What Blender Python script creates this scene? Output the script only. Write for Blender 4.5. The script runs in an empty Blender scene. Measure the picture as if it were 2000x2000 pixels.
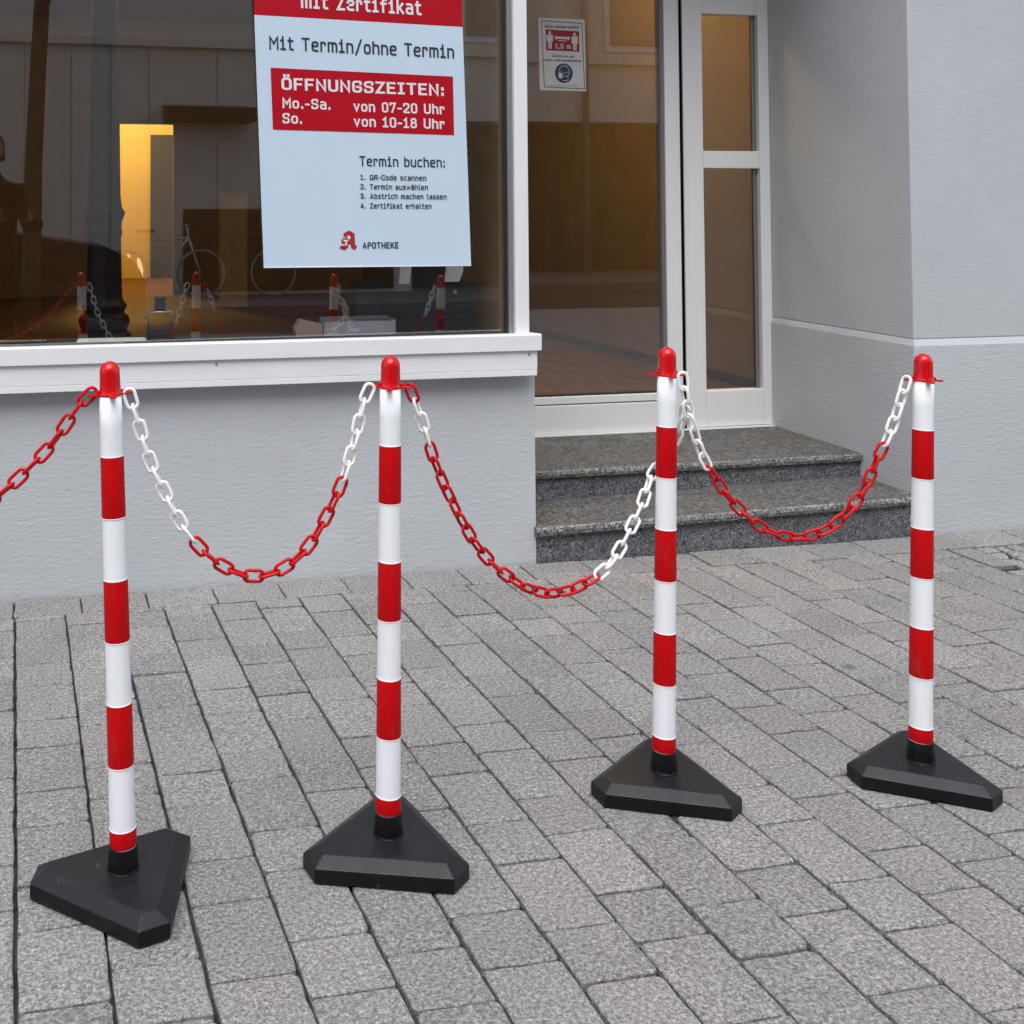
import bpy, bmesh, math, random
from mathutils import Vector, Matrix
R = math.radians
scene = bpy.context.scene
col = scene.collection
random.seed(7)

# ------------------------------------------------------------------ camera, sky, sun, exposure
cam_d = bpy.data.cameras.new('camera'); cam = bpy.data.objects.new('camera', cam_d); col.objects.link(cam)
cam_d.sensor_width = 36; cam_d.lens = 38.55; cam_d.shift_x = 0.2; cam_d.shift_y = -0.3331
cam_d.clip_start = 0.02; cam_d.clip_end = 400
_r = Vector((0.98017357, -0.198128, -0.00225169)); _u = Vector((-0.00435629, -0.03290989, 0.99944883)); _f = Vector((0.1980929, 0.97962352, 0.03312051))
cam.matrix_world = Matrix(((_r.x, _u.x, -_f.x, 0), (_r.y, _u.y, -_f.y, -3.3718), (_r.z, _u.z, -_f.z, 1.15), (0, 0, 0, 1)))
scene.camera = cam
SUN_EL, SUN_AZ = 62.0, 200.0          # degrees; azimuth clockwise from +Y
world = bpy.data.worlds.new('World'); scene.world = world; world.use_nodes = True
nt = world.node_tree; nt.nodes.clear()
sky = nt.nodes.new('ShaderNodeTexSky'); sky.sky_type = 'NISHITA'; sky.sun_disc = False
sky.sun_elevation = R(SUN_EL); sky.sun_rotation = R(SUN_AZ); sky.dust_density = 1.6; sky.ozone_density = 1.8; sky.air_density = 1.0
hsv = nt.nodes.new('ShaderNodeHueSaturation'); hsv.inputs['Saturation'].default_value = 0.48
bg = nt.nodes.new('ShaderNodeBackground'); bg.inputs['Strength'].default_value = 0.15
wo = nt.nodes.new('ShaderNodeOutputWorld')
nt.links.new(sky.outputs[0], hsv.inputs['Color']); nt.links.new(hsv.outputs[0], bg.inputs[0]); nt.links.new(bg.outputs[0], wo.inputs[0])
sun_d = bpy.data.lights.new('sun', 'SUN'); sun_d.energy = 1.25; sun_d.angle = R(50); sun_d.color = (1.0, 0.985, 0.965)
sun = bpy.data.objects.new('sun', sun_d); col.objects.link(sun); sun.location = (-4, -6, 12)
_az, _el = R(SUN_AZ), R(SUN_EL)
_d = Vector((math.sin(_az) * math.cos(_el), math.cos(_az) * math.cos(_el), math.sin(_el)))
sun.rotation_euler = _d.to_track_quat('Z', 'Y').to_euler()
scene.view_settings.view_transform = 'Standard'; scene.view_settings.look = 'None'
scene.view_settings.exposure = 0.95; scene.view_settings.gamma = 1.0
scene.cycles.max_bounces = 6; scene.cycles.diffuse_bounces = 3; scene.cycles.glossy_bounces = 3; scene.cycles.transparent_max_bounces = 10

# ------------------------------------------------------------------ helpers
def tag(o, label=None, cat=None, group=None, kind=None):
    if label: o['label'] = label
    if cat: o['category'] = cat
    if group: o['group'] = group
    if kind: o['kind'] = kind
    return o
def empty(name, loc=(0, 0, 0), rz=0):
    o = bpy.data.objects.new(name, None); col.objects.link(o); o.location = loc; o.rotation_euler = (0, 0, rz)
    o.empty_display_size = 0.05; return o
def link(name, me, parent=None):
    o = bpy.data.objects.new(name, me); col.objects.link(o)
    if parent is not None: o.parent = parent
    return o
class MB:
    def __init__(s): s.v = []; s.f = []; s.sm = []
    def add(s, vs, fs, smooth=False):
        n = len(s.v); s.v += [tuple(p) for p in vs]
        s.f += [tuple(i + n for i in f) for f in fs]; s.sm += [smooth] * len(fs); return s
    def box(s, x0, x1, y0, y1, z0, z1):
        return s.add([(x0, y0, z0), (x1, y0, z0), (x1, y1, z0), (x0, y1, z0), (x0, y0, z1), (x1, y0, z1), (x1, y1, z1), (x0, y1, z1)],
                     [(0, 3, 2, 1), (4, 5, 6, 7), (0, 1, 5, 4), (1, 2, 6, 5), (2, 3, 7, 6), (3, 0, 4, 7)])
    def prism(s, poly, axis, a, b):
        # poly: 2D points; axis 'y': (x,z) extruded a..b in y ; 'z': (x,y) extruded in z ; 'x': (y,z)
        n = len(poly)
        mk = {'y': lambda p, t: (p[0], t, p[1]), 'z': lambda p, t: (p[0], p[1], t), 'x': lambda p, t: (t, p[0], p[1])}[axis]
        vs = [mk(p, a) for p in poly] + [mk(p, b) for p in poly]
        return s.add(vs, [tuple(range(n)), tuple(range(2 * n - 1, n - 1, -1))] + [(i, (i + 1) % n, n + (i + 1) % n, n + i) for i in range(n)])
    def lathe(s, prof, n=28, c=(0, 0), smooth=True, square=None):
        vs = []; fs = []
        for r, z in prof:
            for k in range(n):
                a = 2 * math.pi * k / n; vs.append((c[0] + r * math.cos(a), c[1] + r * math.sin(a), z))
        m = len(prof)
        for i in range(m - 1):
            for k in range(n):
                fs.append((i * n + k, i * n + (k + 1) % n, (i + 1) * n + (k + 1) % n, (i + 1) * n + k))
        s.add(vs, fs, smooth)
        b = len(s.v) - len(vs)
        s.f += [tuple(b + k for k in range(n - 1, -1, -1)), tuple(b + (m - 1) * n + k for k in range(n))]; s.sm += [False, False]
        return s
    def tube(s, pts, rad, n=10, closed=False, smooth=True):
        pts = [Vector(p) for p in pts]; m = len(pts); rr = rad if isinstance(rad, (list, tuple)) else [rad] * m
        up = Vector((0.13, 0.31, 0.94)); vs = []; fs = []
        for i, p in enumerate(pts):
            if closed: t = pts[(i + 1) % m] - pts[i - 1]
            else: t = pts[min(i + 1, m - 1)] - pts[max(i - 1, 0)]
            t.normalize(); a = t.cross(up)
            if a.length < 1e-4: a = t.cross(Vector((1, 0, 0)))
            a.normalize(); b = t.cross(a)
            for k in range(n):
                an = 2 * math.pi * k / n; vs.append(p + (a * math.cos(an) + b * math.sin(an)) * rr[i])
        for i in range(m if closed else m - 1):
            j = (i + 1) % m
            for k in range(n): fs.append((i * n + k, j * n + k, j * n + (k + 1) % n, i * n + (k + 1) % n))
        s.add(vs, fs, smooth)
        if not closed:
            b = len(s.v) - len(vs); s.f += [tuple(b + k for k in range(n)), tuple(b + (m - 1) * n + k for k in range(n - 1, -1, -1))]; s.sm += [False, False]
        return s
    def mesh(s, name, mat, bevel=0, segs=2):
        me = bpy.data.meshes.new(name); me.from_pydata(s.v, [], s.f); me.update()
        me.polygons.foreach_set('use_smooth', s.sm)
        bm = bmesh.new(); bm.from_mesh(me); bmesh.ops.recalc_face_normals(bm, faces=bm.faces)
        if bevel:
            es = [e for e in bm.edges if len(e.link_faces) == 2 and e.calc_face_angle(0) > 0.5]
            bmesh.ops.bevel(bm, geom=es, offset=bevel, segments=segs, affect='EDGES', profile=0.5, clamp_overlap=True)
        bm.to_mesh(me); bm.free()
        if mat: me.materials.append(mat)
        return me
    def build(s, name, mat, parent=None, bevel=0, segs=2): return link(name, s.mesh(name, mat, bevel, segs), parent)

# ------------------------------------------------------------------ materials
def mat(name, base, rough=0.6, metal=0, spec=0.5):
    m = bpy.data.materials.new(name); m.use_nodes = True; b = m.node_tree.nodes['Principled BSDF']
    b.inputs['Base Color'].default_value = (*base, 1); b.inputs['Roughness'].default_value = rough
    b.inputs['Metallic'].default_value = metal; b.inputs['Specular IOR Level'].default_value = spec
    return m
class NG:
    def __init__(s, m): s.m = m; s.t = m.node_tree; s.b = s.t.nodes['Principled BSDF']; s.pos = None
    def n(s, typ, **kw):
        x = s.t.nodes.new('ShaderNode' + typ)
        for k, v in kw.items(): setattr(x, k, v)
        return x
    def l(s, a, b): s.t.links.new(a, b)
    def P(s):
        if s.pos is None: s.pos = s.n('NewGeometry').outputs['Position']
        return s.pos
    def noise(s, scale, detail=4, rough=0.6, vec=None, stretch=None):
        x = s.n('TexNoise'); x.inputs['Scale'].default_value = scale; x.inputs['Detail'].default_value = detail; x.inputs['Roughness'].default_value = rough
        v = vec or s.P()
        if stretch:
            mp = s.n('Mapping'); mp.inputs['Scale'].default_value = stretch; s.l(v, mp.inputs['Vector']); v = mp.outputs[0]
        s.l(v, x.inputs['Vector']); return x.outputs['Fac']
    def ramp(s, fac, stops):
        x = s.n('ValToRGB'); e = x.color_ramp.elements
        while len(e) > len(stops): e.remove(e[-1])
        while len(e) < len(stops): e.new(0.5)
        for i, (p, c) in enumerate(stops): e[i].position = p; e[i].color = (*c, 1) if len(c) == 3 else c
        s.l(fac, x.inputs[0]); return x.outputs[0]
    def mixc(s, a, b, fac, mode='MIX'):
        x = s.n('Mix'); x.data_type = 'RGBA'; x.blend_type = mode
        for sock, v in ((x.inputs[6], a), (x.inputs[7], b)):
            if isinstance(v, tuple): sock.default_value = (*v, 1)
            else: s.l(v, sock)
        if isinstance(fac, (int, float)): x.inputs[0].default_value = fac
        else: s.l(fac, x.inputs[0])
        return x.outputs[2]
    def math(s, op, a, b=None, clamp=False):
        x = s.n('Math'); x.operation = op; x.use_clamp = clamp
        for i, v in enumerate((a, b)):
            if v is None: continue
            if isinstance(v, (int, float)): x.inputs[i].default_value = v
            else: s.l(v, x.inputs[i])
        return x.outputs[0]
    def color(s, c): s.l(c, s.b.inputs['Base Color'])
    def rough(s, c): s.l(c, s.b.inputs['Roughness'])
    def bump(s, h, strength=0.3, dist=0.002, prev=None):
        x = s.n('Bump'); x.inputs['Strength'].default_value = strength; x.inputs['Distance'].default_value = dist
        s.l(h, x.inputs['Height'])
        if prev is not None: s.l(prev, x.inputs['Normal'])
        s.l(x.outputs[0], s.b.inputs['Normal']); return x.outputs[0]
g1 = lambda v: (v, v, v)

def plaster(name, base, grain=130, rel=0.5, mottled=0.05):
    m = mat(name, base, 0.92, spec=0.2); g = NG(m)
    big = g.noise(2.2, 4, 0.65); fine = g.noise(grain, 2, 0.6)
    c = g.mixc(tuple(b * (1 - mottled) for b in base), tuple(min(1, b * (1 + mottled)) for b in base), g.ramp(big, [(0.3, g1(0)), (0.7, g1(1))]))
    pits = g.ramp(g.noise(60, 2, 0.5), [(0.70, g1(0)), (0.76, g1(1))])
    c = g.mixc(c, tuple(b * 0.72 for b in base), g.math('MULTIPLY', pits, 0.45))
    g.color(c)
    wv = g.noise(34, 4, 0.62, stretch=(0.8, 0.8, 2.4))
    n1 = g.bump(wv, rel * 0.6, 0.008)
    n2 = g.bump(fine, rel, 0.0035, n1)
    g.bump(pits, 0.35, -0.002, n2)
    return m
M = {}
M['plaster'] = plaster('grey_plaster', (0.480, 0.497, 0.516), 110, 0.42)
M['plaster_up'] = plaster('grey_plaster_smooth', (0.470, 0.488, 0.508), 170, 0.20)
# painted aluminium
def paint(name, base, rough=0.38, dirt=0.12, streak=(1, 1, 0.08)):
    m = mat(name, base, rough); g = NG(m)
    d = g.ramp(g.noise(14, 5, 0.65, stretch=streak), [(0.45, g1(0)), (0.75, g1(1))])
    sp = g.ramp(g.noise(90, 2, 0.5), [(0.74, g1(0)), (0.79, g1(1))])
    f = g.math('ADD', g.math('MULTIPLY', d, dirt), g.math('MULTIPLY', sp, 0.15))
    g.color(g.mixc(base, (0.30, 0.285, 0.26), f)); g.rough(g.math('ADD', g.math('MULTIPLY', d, 0.15), rough))
    g.bump(g.noise(40, 3), 0.05, 0.001)
    return m
M['white_paint'] = paint('white_painted_metal', (0.76, 0.765, 0.775))
M['sill_white'] = paint('sill_white_metal', (0.77, 0.775, 0.79), 0.35, 0.14, (0.25, 1, 1.2))
M['door_white'] = paint('door_cream_metal', (0.80, 0.80, 0.795), 0.4, 0.07)
M['grey_seal'] = mat('grey_seal', (0.16, 0.16, 0.155), 0.6)
M['gasket'] = mat('rubber_gasket', (0.02, 0.02, 0.022), 0.6)
M['black'] = mat('matt_black', (0.004, 0.004, 0.004), 1.0, spec=0.0)  # flat black of the door gap strips, shade put into the colour
M['alu'] = mat('aluminium_bead', (0.33, 0.33, 0.33), 0.35, 0.6)
# plastics of the barrier
def plastic(name, base, rough=0.32, var=0.06, spec=0.5):
    m = mat(name, base, rough, spec=spec); g = NG(m)
    d = g.noise(30, 3, 0.6)
    g.color(g.mixc(tuple(b * (1 - var) for b in base), tuple(min(1, b * (1 + var)) for b in base), d))
    g.rough(g.math('ADD', g.math('MULTIPLY', g.noise(60, 3), 0.18), rough - 0.08))
    g.bump(g.noise(400, 2), 0.04, 0.0005)
    return m
M['red'] = plastic('red_plastic', (0.58, 0.001, 0.004), 0.22, 0.04, 0.5)
M['red_chain'] = plastic('red_chain_plastic', (0.54, 0.002, 0.006), 0.38, 0.06, 0.32)
def grimy(m, amt):
    g = NG(m); c0 = g.b.inputs['Base Color'].links[0].from_socket
    k = g.ramp(g.noise(22, 5, 0.75, stretch=(1, 1, 0.35)), [(0.56, g1(0)), (0.74, g1(1))]); sp = g.ramp(g.noise(170, 2), [(0.70, g1(0)), (0.75, g1(1))])
    g.color(g.mixc(c0, (0.16, 0.15, 0.14), g.math('MULTIPLY', g.math('ADD', k, sp, True), amt)))
M['band_red'] = plastic('red_reflective_film', (0.52, 0.0015, 0.004), 0.5, 0.03, 0.14)
M['pole_white'] = plastic('white_pole_plastic', (0.86, 0.875, 0.90), 0.45, 0.02, 0.3)
M['chain_white'] = plastic('white_chain_plastic', (0.90, 0.90, 0.89), 0.40, 0.03)
grimy(M['pole_white'], 0.16); grimy(M['band_red'], 0.14); grimy(M['chain_white'], 0.10)
def rubber():
    m = mat('black_rubber', (0.022, 0.023, 0.026), 0.62, spec=0.36); g = NG(m)
    up = g.n('SeparateXYZ'); g.l(g.n('NewGeometry').outputs['Normal'], up.inputs[0])
    up_tone = g.math('MULTIPLY', g.ramp(g.noise(18, 5, 0.7), [(0.15, g1(0.25)), (0.9, g1(0.8))]), g.math('MULTIPLY', up.outputs[2], 1.0, True))  # mottled tone, paler on faces that point up, none on upright sides
    scr = g.ramp(g.noise(60, 3, 0.6, stretch=(1, 0.25, 1)), [(0.66, g1(0)), (0.74, g1(1))])
    c = g.mixc((0.0022, 0.0025, 0.0035), (0.040, 0.044, 0.054), g.math('MULTIPLY', up_tone, 0.45))
    c = g.mixc(c, (0.13, 0.13, 0.13), g.math('MULTIPLY', scr, 0.22)); g.color(c)
    g.rough(g.math('ADD', g.math('MULTIPLY', g.noise(25), 0.25), 0.30))
    g.bump(g.noise(500, 3), 0.25, 0.0006)
    return m
M['rubber'] = rubber()
M['collar'] = plastic('black_collar_plastic', (0.003, 0.003, 0.004), 0.45, 0.06, 0.25)
# pavers
def paver_mat(name, tint=(1, 1, 1)):
    m = mat(name, (0.3, 0.3, 0.29), 0.9, spec=0.25); g = NG(m)
    at = g.n('Attribute'); at.attribute_name = 'tone'; tone = at.outputs['Fac']
    agg = g.noise(140, 3, 0.75); ag2 = g.noise(290, 2, 0.6); big = g.noise(4.2, 4, 0.6); hue = g.noise(9, 2)
    c = g.ramp(agg, [(0.34, (0.075, 0.073, 0.072)), (0.45, (0.235, 0.229, 0.224)), (0.55, (0.365, 0.356, 0.350)), (0.67, (0.60, 0.588, 0.58))])
    c = g.mixc(c, g.mixc((0.345, 0.315, 0.306), (0.300, 0.311, 0.295), g.math('FRACT', g.math('ADD', g.math('MULTIPLY', tone, 7.3), g.math('MULTIPLY', hue, 0.4)))), 0.28)
    c = g.mixc(c, (0.11, 0.107, 0.105), g.ramp(ag2, [(0.36, g1(0.75)), (0.45, g1(0))]))
    c = g.mixc(c, (0.78, 0.77, 0.76), g.ramp(ag2, [(0.64, g1(0)), (0.72, g1(0.75))]))
    fine = ag2
    mul = g.math('ADD', g.math('MULTIPLY', tone, 0.14), 0.735)
    mul = g.math('MULTIPLY', mul, g.math('ADD', g.math('MULTIPLY', big, 0.34), 0.85))
    sv_ = g.n('TexVoronoi'); sv_.inputs['Scale'].default_value = 2.3; g.l(g.P(), sv_.inputs['Vector'])
    st_ = g.ramp(g.math('ADD', sv_.outputs['Distance'], g.math('MULTIPLY', g.noise(60, 2), 0.05)), [(0.055, g1(0.62)), (0.075, g1(1.0))])
    mul = g.math('MULTIPLY', mul, st_)
    cm = g.n('CombineColor'); [g.l(g.math('MULTIPLY', mul, tint[i]), cm.inputs[i]) for i in range(3)]
    c = g.mixc(c, cm.outputs[0], 1.0, 'MULTIPLY'); g.color(c)
    n1 = g.bump(agg, 0.8, 0.0035); g.bump(fine, 0.5, 0.0015, n1)
    return m
M['paver'] = paver_mat('concrete_paver', (1.0, 0.985, 0.97)); M['mosaic'] = paver_mat('mosaic_stone', (1.05, 1.06, 1.0))
def simple_noise(name, a, b, scale, rough=0.9, bump=0.4, dist=0.003, detail=5):
    m = mat(name, a, rough, spec=0.25); g = NG(m); f = g.noise(scale, detail, 0.65)
    g.color(g.mixc(a, b, g.ramp(f, [(0.35, g1(0)), (0.68, g1(1))]))); g.bump(g.noise(scale * 4, 3), bump, dist); return m
M['sand'] = simple_noise('joint_sand', (0.014, 0.013, 0.012), (0.075, 0.07, 0.06), 22)
M['asphalt'] = simple_noise('asphalt', (0.045, 0.045, 0.047), (0.075, 0.074, 0.072), 40)
def granite(name, lo, mid_, hi, sc=95, dist=1.2):
    m = mat(name, lo, 0.75, spec=0.3); g = NG(m)
    x = g.n('TexNoise'); x.inputs['Scale'].default_value = sc; x.inputs['Detail'].default_value = 3; x.inputs['Roughness'].default_value = 0.7; x.inputs['Distortion'].default_value = dist
    g.l(g.P(), x.inputs['Vector']); f = x.outputs['Fac']
    c = g.ramp(f, [(0.38, lo), (0.48, mid_), (0.58, tuple((a_ + b_) / 2 for a_, b_ in zip(mid_, hi))), (0.68, hi)])
    big = g.noise(5, 5, 0.7)
    c = g.mixc(c, tuple(v * 0.75 for v in mid_), g.ramp(big, [(0.35, g1(0)), (0.7, g1(0.45))]))
    c = g.mixc(c, hi, g.ramp(g.noise(160, 2), [(0.70, g1(0)), (0.76, g1(0.8))]))
    g.color(c); g.rough(g.ramp(big, [(0.3, g1(0.55)), (0.7, g1(0.85))]))
    g.bump(f, 0.6, 0.003); return m
M['tread'] = granite('gneiss_tread', (0.034, 0.033, 0.032), (0.094, 0.091, 0.088), (0.27, 0.265, 0.255), 75)
M['tread_edge'] = granite('gneiss_split_edge', (0.030, 0.030, 0.030), (0.145, 0.143, 0.140), (0.50, 0.495, 0.485), 100)
M['riser'] = granite('gneiss_riser', (0.020, 0.022, 0.026), (0.095, 0.099, 0.108), (0.36, 0.37, 0.385), 75, 2.2)
# glass: clear pane, Fresnel reflection from view angle to the surface
def glass_mat(name, f0, tint=(0.96, 0.97, 0.96), rough=0.0):
    m = bpy.data.materials.new(name); m.use_nodes = True; t = m.node_tree; t.nodes.clear()
    out = t.nodes.new('ShaderNodeOutputMaterial'); mx = t.nodes.new('ShaderNodeMixShader')
    tr = t.nodes.new('ShaderNodeBsdfTransparent'); tr.inputs[0].default_value = (*tint, 1)
    gl = t.nodes.new('ShaderNodeBsdfGlossy'); gl.inputs['Roughness'].default_value = rough
    lw = t.nodes.new('ShaderNodeLayerWeight'); lw.inputs[0].default_value = 0.5
    pw = t.nodes.new('ShaderNodeMath'); pw.operation = 'POWER'; pw.inputs[1].default_value = 5
    ma = t.nodes.new('ShaderNodeMath'); ma.operation = 'MULTIPLY_ADD'; ma.inputs[1].default_value = 1 - f0; ma.inputs[2].default_value = f0
    t.links.new(lw.outputs['Facing'], pw.inputs[0]); t.links.new(pw.outputs[0], ma.inputs[0]); t.links.new(ma.outputs[0], mx.inputs[0])
    t.links.new(tr.outputs[0], mx.inputs[1]); t.links.new(gl.outputs[0], mx.inputs[2]); t.links.new(mx.outputs[0], out.inputs[0])
    return m
M['glass'] = glass_mat('window_glass', 0.125, (0.995, 0.995, 0.99))
M['clear_plastic'] = glass_mat('clear_acrylic', 0.07, (0.90, 0.91, 0.93), 0.12)
_t = M['clear_plastic'].node_tree; _o = [n for n in _t.nodes if n.type == 'OUTPUT_MATERIAL'][0]; _s = _o.inputs[0].links[0].from_socket
_m = _t.nodes.new('ShaderNodeMixShader'); _df = _t.nodes.new('ShaderNodeBsdfDiffuse'); _df.inputs[0].default_value = (0.75, 0.77, 0.82, 1); _m.inputs[0].default_value = 0.22
_t.links.new(_s, _m.inputs[1]); _t.links.new(_df.outputs[0], _m.inputs[2]); _t.links.new(_m.outputs[0], _o.inputs[0])
# interior
M['in_wall'] = simple_noise('brown_interior_wall', (0.235, 0.165, 0.095), (0.275, 0.195, 0.115), 6, 0.85, 0.1)
M['in_ceiling'] = mat('interior_ceiling', (0.45, 0.40, 0.33), 0.9)
M['niche'] = mat('ochre_wall_paint', (0.74, 0.60, 0.22), 0.9)
M['in_floor'] = simple_noise('brown_floor', (0.12, 0.055, 0.022), (0.20, 0.095, 0.04), 14, 0.5, 0.1)
M['iron'] = simple_noise('dark_cast_iron', (0.008, 0.007, 0.007), (0.018, 0.015, 0.014), 30, 0.5, 0.2)
M['dark_door'] = simple_noise('dark_grey_door', (0.045, 0.045, 0.052), (0.06, 0.06, 0.067), 10, 0.5, 0.05)
M['board'] = simple_noise('beige_board', (0.34, 0.26, 0.16), (0.40, 0.31, 0.20), 12, 0.8, 0.1)
M['black_plastic'] = plastic('black_moulded_plastic', (0.018, 0.018, 0.020), 0.45)
M['paper'] = mat('white_paper', (0.74, 0.76, 0.80), 0.8)
M['poster_white'] = simple_noise('poster_white_print', (0.53, 0.650, 0.765), (0.54, 0.660, 0.775), 3, 0.30, 0.02)
M['poster_red'] = simple_noise('poster_red_print', (0.41, 0.004, 0.013), (0.42, 0.005, 0.015), 3, 0.35, 0.02)
M['ink'] = mat('dark_ink', (0.012, 0.018, 0.035), 0.6)
M['print_white'] = mat('white_print', (0.70, 0.69, 0.72), 0.6)
M['logo_red'] = mat('logo_red_print', (0.36, 0.012, 0.022), 0.6)
M['notice_white'] = simple_noise('notice_paper', (0.56, 0.55, 0.53), (0.60, 0.59, 0.57), 20, 0.6, 0.05)
M['notice_red'] = mat('notice_red_print', (0.30, 0.008, 0.016), 0.6)
M['notice_blue'] = mat('notice_blue_print', (0.022, 0.045, 0.085), 0.6)
M['mask_blue'] = mat('pale_blue_fleece', (0.55, 0.70, 0.78), 0.9)
M['kraft'] = mat('grey_brown_card', (0.32, 0.24, 0.19), 0.9)
M['steel'] = mat('brushed_steel', (0.45, 0.45, 0.45), 0.3, 1.0)
def lamp_mat(name, c, s):
    m = bpy.data.materials.new(name); m.use_nodes = True; b = m.node_tree.nodes['Principled BSDF']
    b.inputs['Base Color'].default_value = (*c, 1); b.inputs['Emission Color'].default_value = (*c, 1); b.inputs['Emission Strength'].default_value = s; return m
M['lamp'] = lamp_mat('warm_lamp_glow', (1.0, 0.62, 0.22), 6.0)
M['facade'] = plaster('cream_facade', (0.74, 0.69, 0.62), 40, 0.3)
M['facade_dark'] = simple_noise('dark_shop_front', (0.030, 0.026, 0.022), (0.05, 0.043, 0.036), 5, 0.4, 0.05)
M['curtain'] = simple_noise('curtained_pane', (0.20, 0.18, 0.16), (0.30, 0.27, 0.24), 2, 0.3, 0.02)
M['joint'] = mat('panel_joint_filler', (0.40, 0.365, 0.32), 0.9)
M['bark'] = simple_noise('tree_bark', (0.07, 0.058, 0.045), (0.13, 0.11, 0.085), 30, 0.95, 0.6, 0.01)
M['coat'] = simple_noise('dark_coat', (0.016, 0.015, 0.015), (0.03, 0.028, 0.026), 60, 0.95, 0.3)
M['skin'] = mat('skin', (0.36, 0.20, 0.14), 0.6)
M['hair'] = mat('dark_hair', (0.02, 0.014, 0.010), 0.6)
M['jeans'] = mat('dark_trousers', (0.02, 0.024, 0.035), 0.9)

# ------------------------------------------------------------------ the ground
DELTA = 0.06152
SD, CD = math.sin(DELTA), math.cos(DELTA)
def gpt(c, t): return (c + t * SD, -t * CD)          # c: row coordinate on the wall line, t: distance from the wall along the row
pavement = MB().box(-30, 30, -6.4, 8, -0.40, -0.013).build('pavement', M['sand']); tag(pavement, kind='structure')
road = MB().box(-30, 30, -10.4, -6.4, -0.5, -0.12).build('road', M['asphalt']); tag(road, kind='structure')
far_pav = MB().box(-30, 30, -13.2, -10.4, -0.5, 0.0).build('far_pavement', simple_noise('far_paving', (0.16, 0.155, 0.15), (0.22, 0.215, 0.21), 12)); tag(far_pav, kind='structure')
kerb = MB().box(-30, 30, -6.52, -6.40, -0.3, -0.002).build('kerb', simple_noise('kerb_stone', (0.25, 0.245, 0.24), (0.32, 0.31, 0.30), 25)); tag(kerb, kind='structure')

def paver_geo(poly, rnd, depth=0.03, bev=0.0036, h=0.0, waver=0.0017):
    """A stone with wavering edges, softened corners and a worn top arris. poly: ccw xy points."""
    n = len(poly); ring = []
    for i in range(n):
        p = Vector(poly[i]); a = Vector(poly[i - 1]); b = Vector(poly[(i + 1) % n])
        c = 0.004 + rnd.random() ** 3 * 0.009
        da = (a - p); db = (b - p)
        if da.length < 0.03 or db.length < 0.03: c = 0.002
        q0 = p + da.normalized() * c; q1 = p + db.normalized() * c
        ring.append(q0); ring.append((q0 + q1) / 2 * 0.7 + p * 0.3); ring.append(q1)
        L = (b - p).length
        k = 3 if L > 0.08 else 1
        for j in range(1, k + 1):
            w = p.lerp(b, j / (k + 1)); nn = Vector((-(b - p).y, (b - p).x)).normalized(); ring.append(w + nn * rnd.uniform(-waver, waver) + nn * 0.0004)
    cx = sum(p.x for p in ring) / len(ring); cy = sum(p.y for p in ring) / len(ring)
    tx, ty = rnd.uniform(-0.012, 0.012), rnd.uniform(-0.012, 0.012)
    m = len(ring); vs = []; fs = []
    zt = lambda p: h + (p.x - cx) * tx + (p.y - cy) * ty
    C = Vector((cx, cy))
    for p in ring: vs.append((p.x, p.y, -depth))
    for p in ring: vs.append((p.x, p.y, zt(p) - bev * 0.8))
    for p in ring:
        d = (C - p); q = p + d.normalized() * bev * 0.45; vs.append((q.x, q.y, zt(q) - bev * 0.28))
    for p in ring:
        d = (C - p); q = p + d.normalized() * bev * 1.25; vs.append((q.x, q.y, zt(q)))
    for r in range(3):
        for i in range(m): j = (i + 1) % m; fs.append((r * m + i, r * m + j, (r + 1) * m + j, (r + 1) * m + i))
    fs.append(tuple(3 * m + i for i in range(m)))
    return vs, fs
def set_tone(me, vals):
    a = me.attributes.new('tone', 'FLOAT', 'POINT'); a.data.foreach_set('value', vals)
def clip_poly(poly, f):
    out = []
    for i in range(len(poly)):
        a, b = poly[i], poly[(i + 1) % len(poly)]; fa, fb = f(a), f(b)
        if fa >= 0: out.append(a)
        if fa * fb < 0: k = fa / (fa - fb); out.append((a[0] + (b[0] - a[0]) * k, a[1] + (b[1] - a[1]) * k))
    return out
def area(p): return 0.5 * sum(p[i][0] * p[(i + 1) % len(p)][1] - p[(i + 1) % len(p)][0] * p[i][1] for i in range(len(p)))
edges = [-0.19817, -0.06017, 0.07908, 0.21539, 0.35101] + [0.35101 + 0.13018 * i for i in range(1, 6)] + [1.13209, 1.26156]
while edges[-1] < 4.9: edges.append(edges[-1] + 0.13)
i0 = 0
while edges[0] > -2.3: edges.insert(0, edges[0] - 0.138); i0 += 1
rnd = random.Random(11)
WALLJ = -0.150
MX0, MX1, MY0, MY1 = 2.925, 3.385, -0.385, -0.153
def in_mos(p): return MX0 < p[0] < MX1 and MY0 < p[1] < MY1
stones = []                # (poly, kind)
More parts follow.
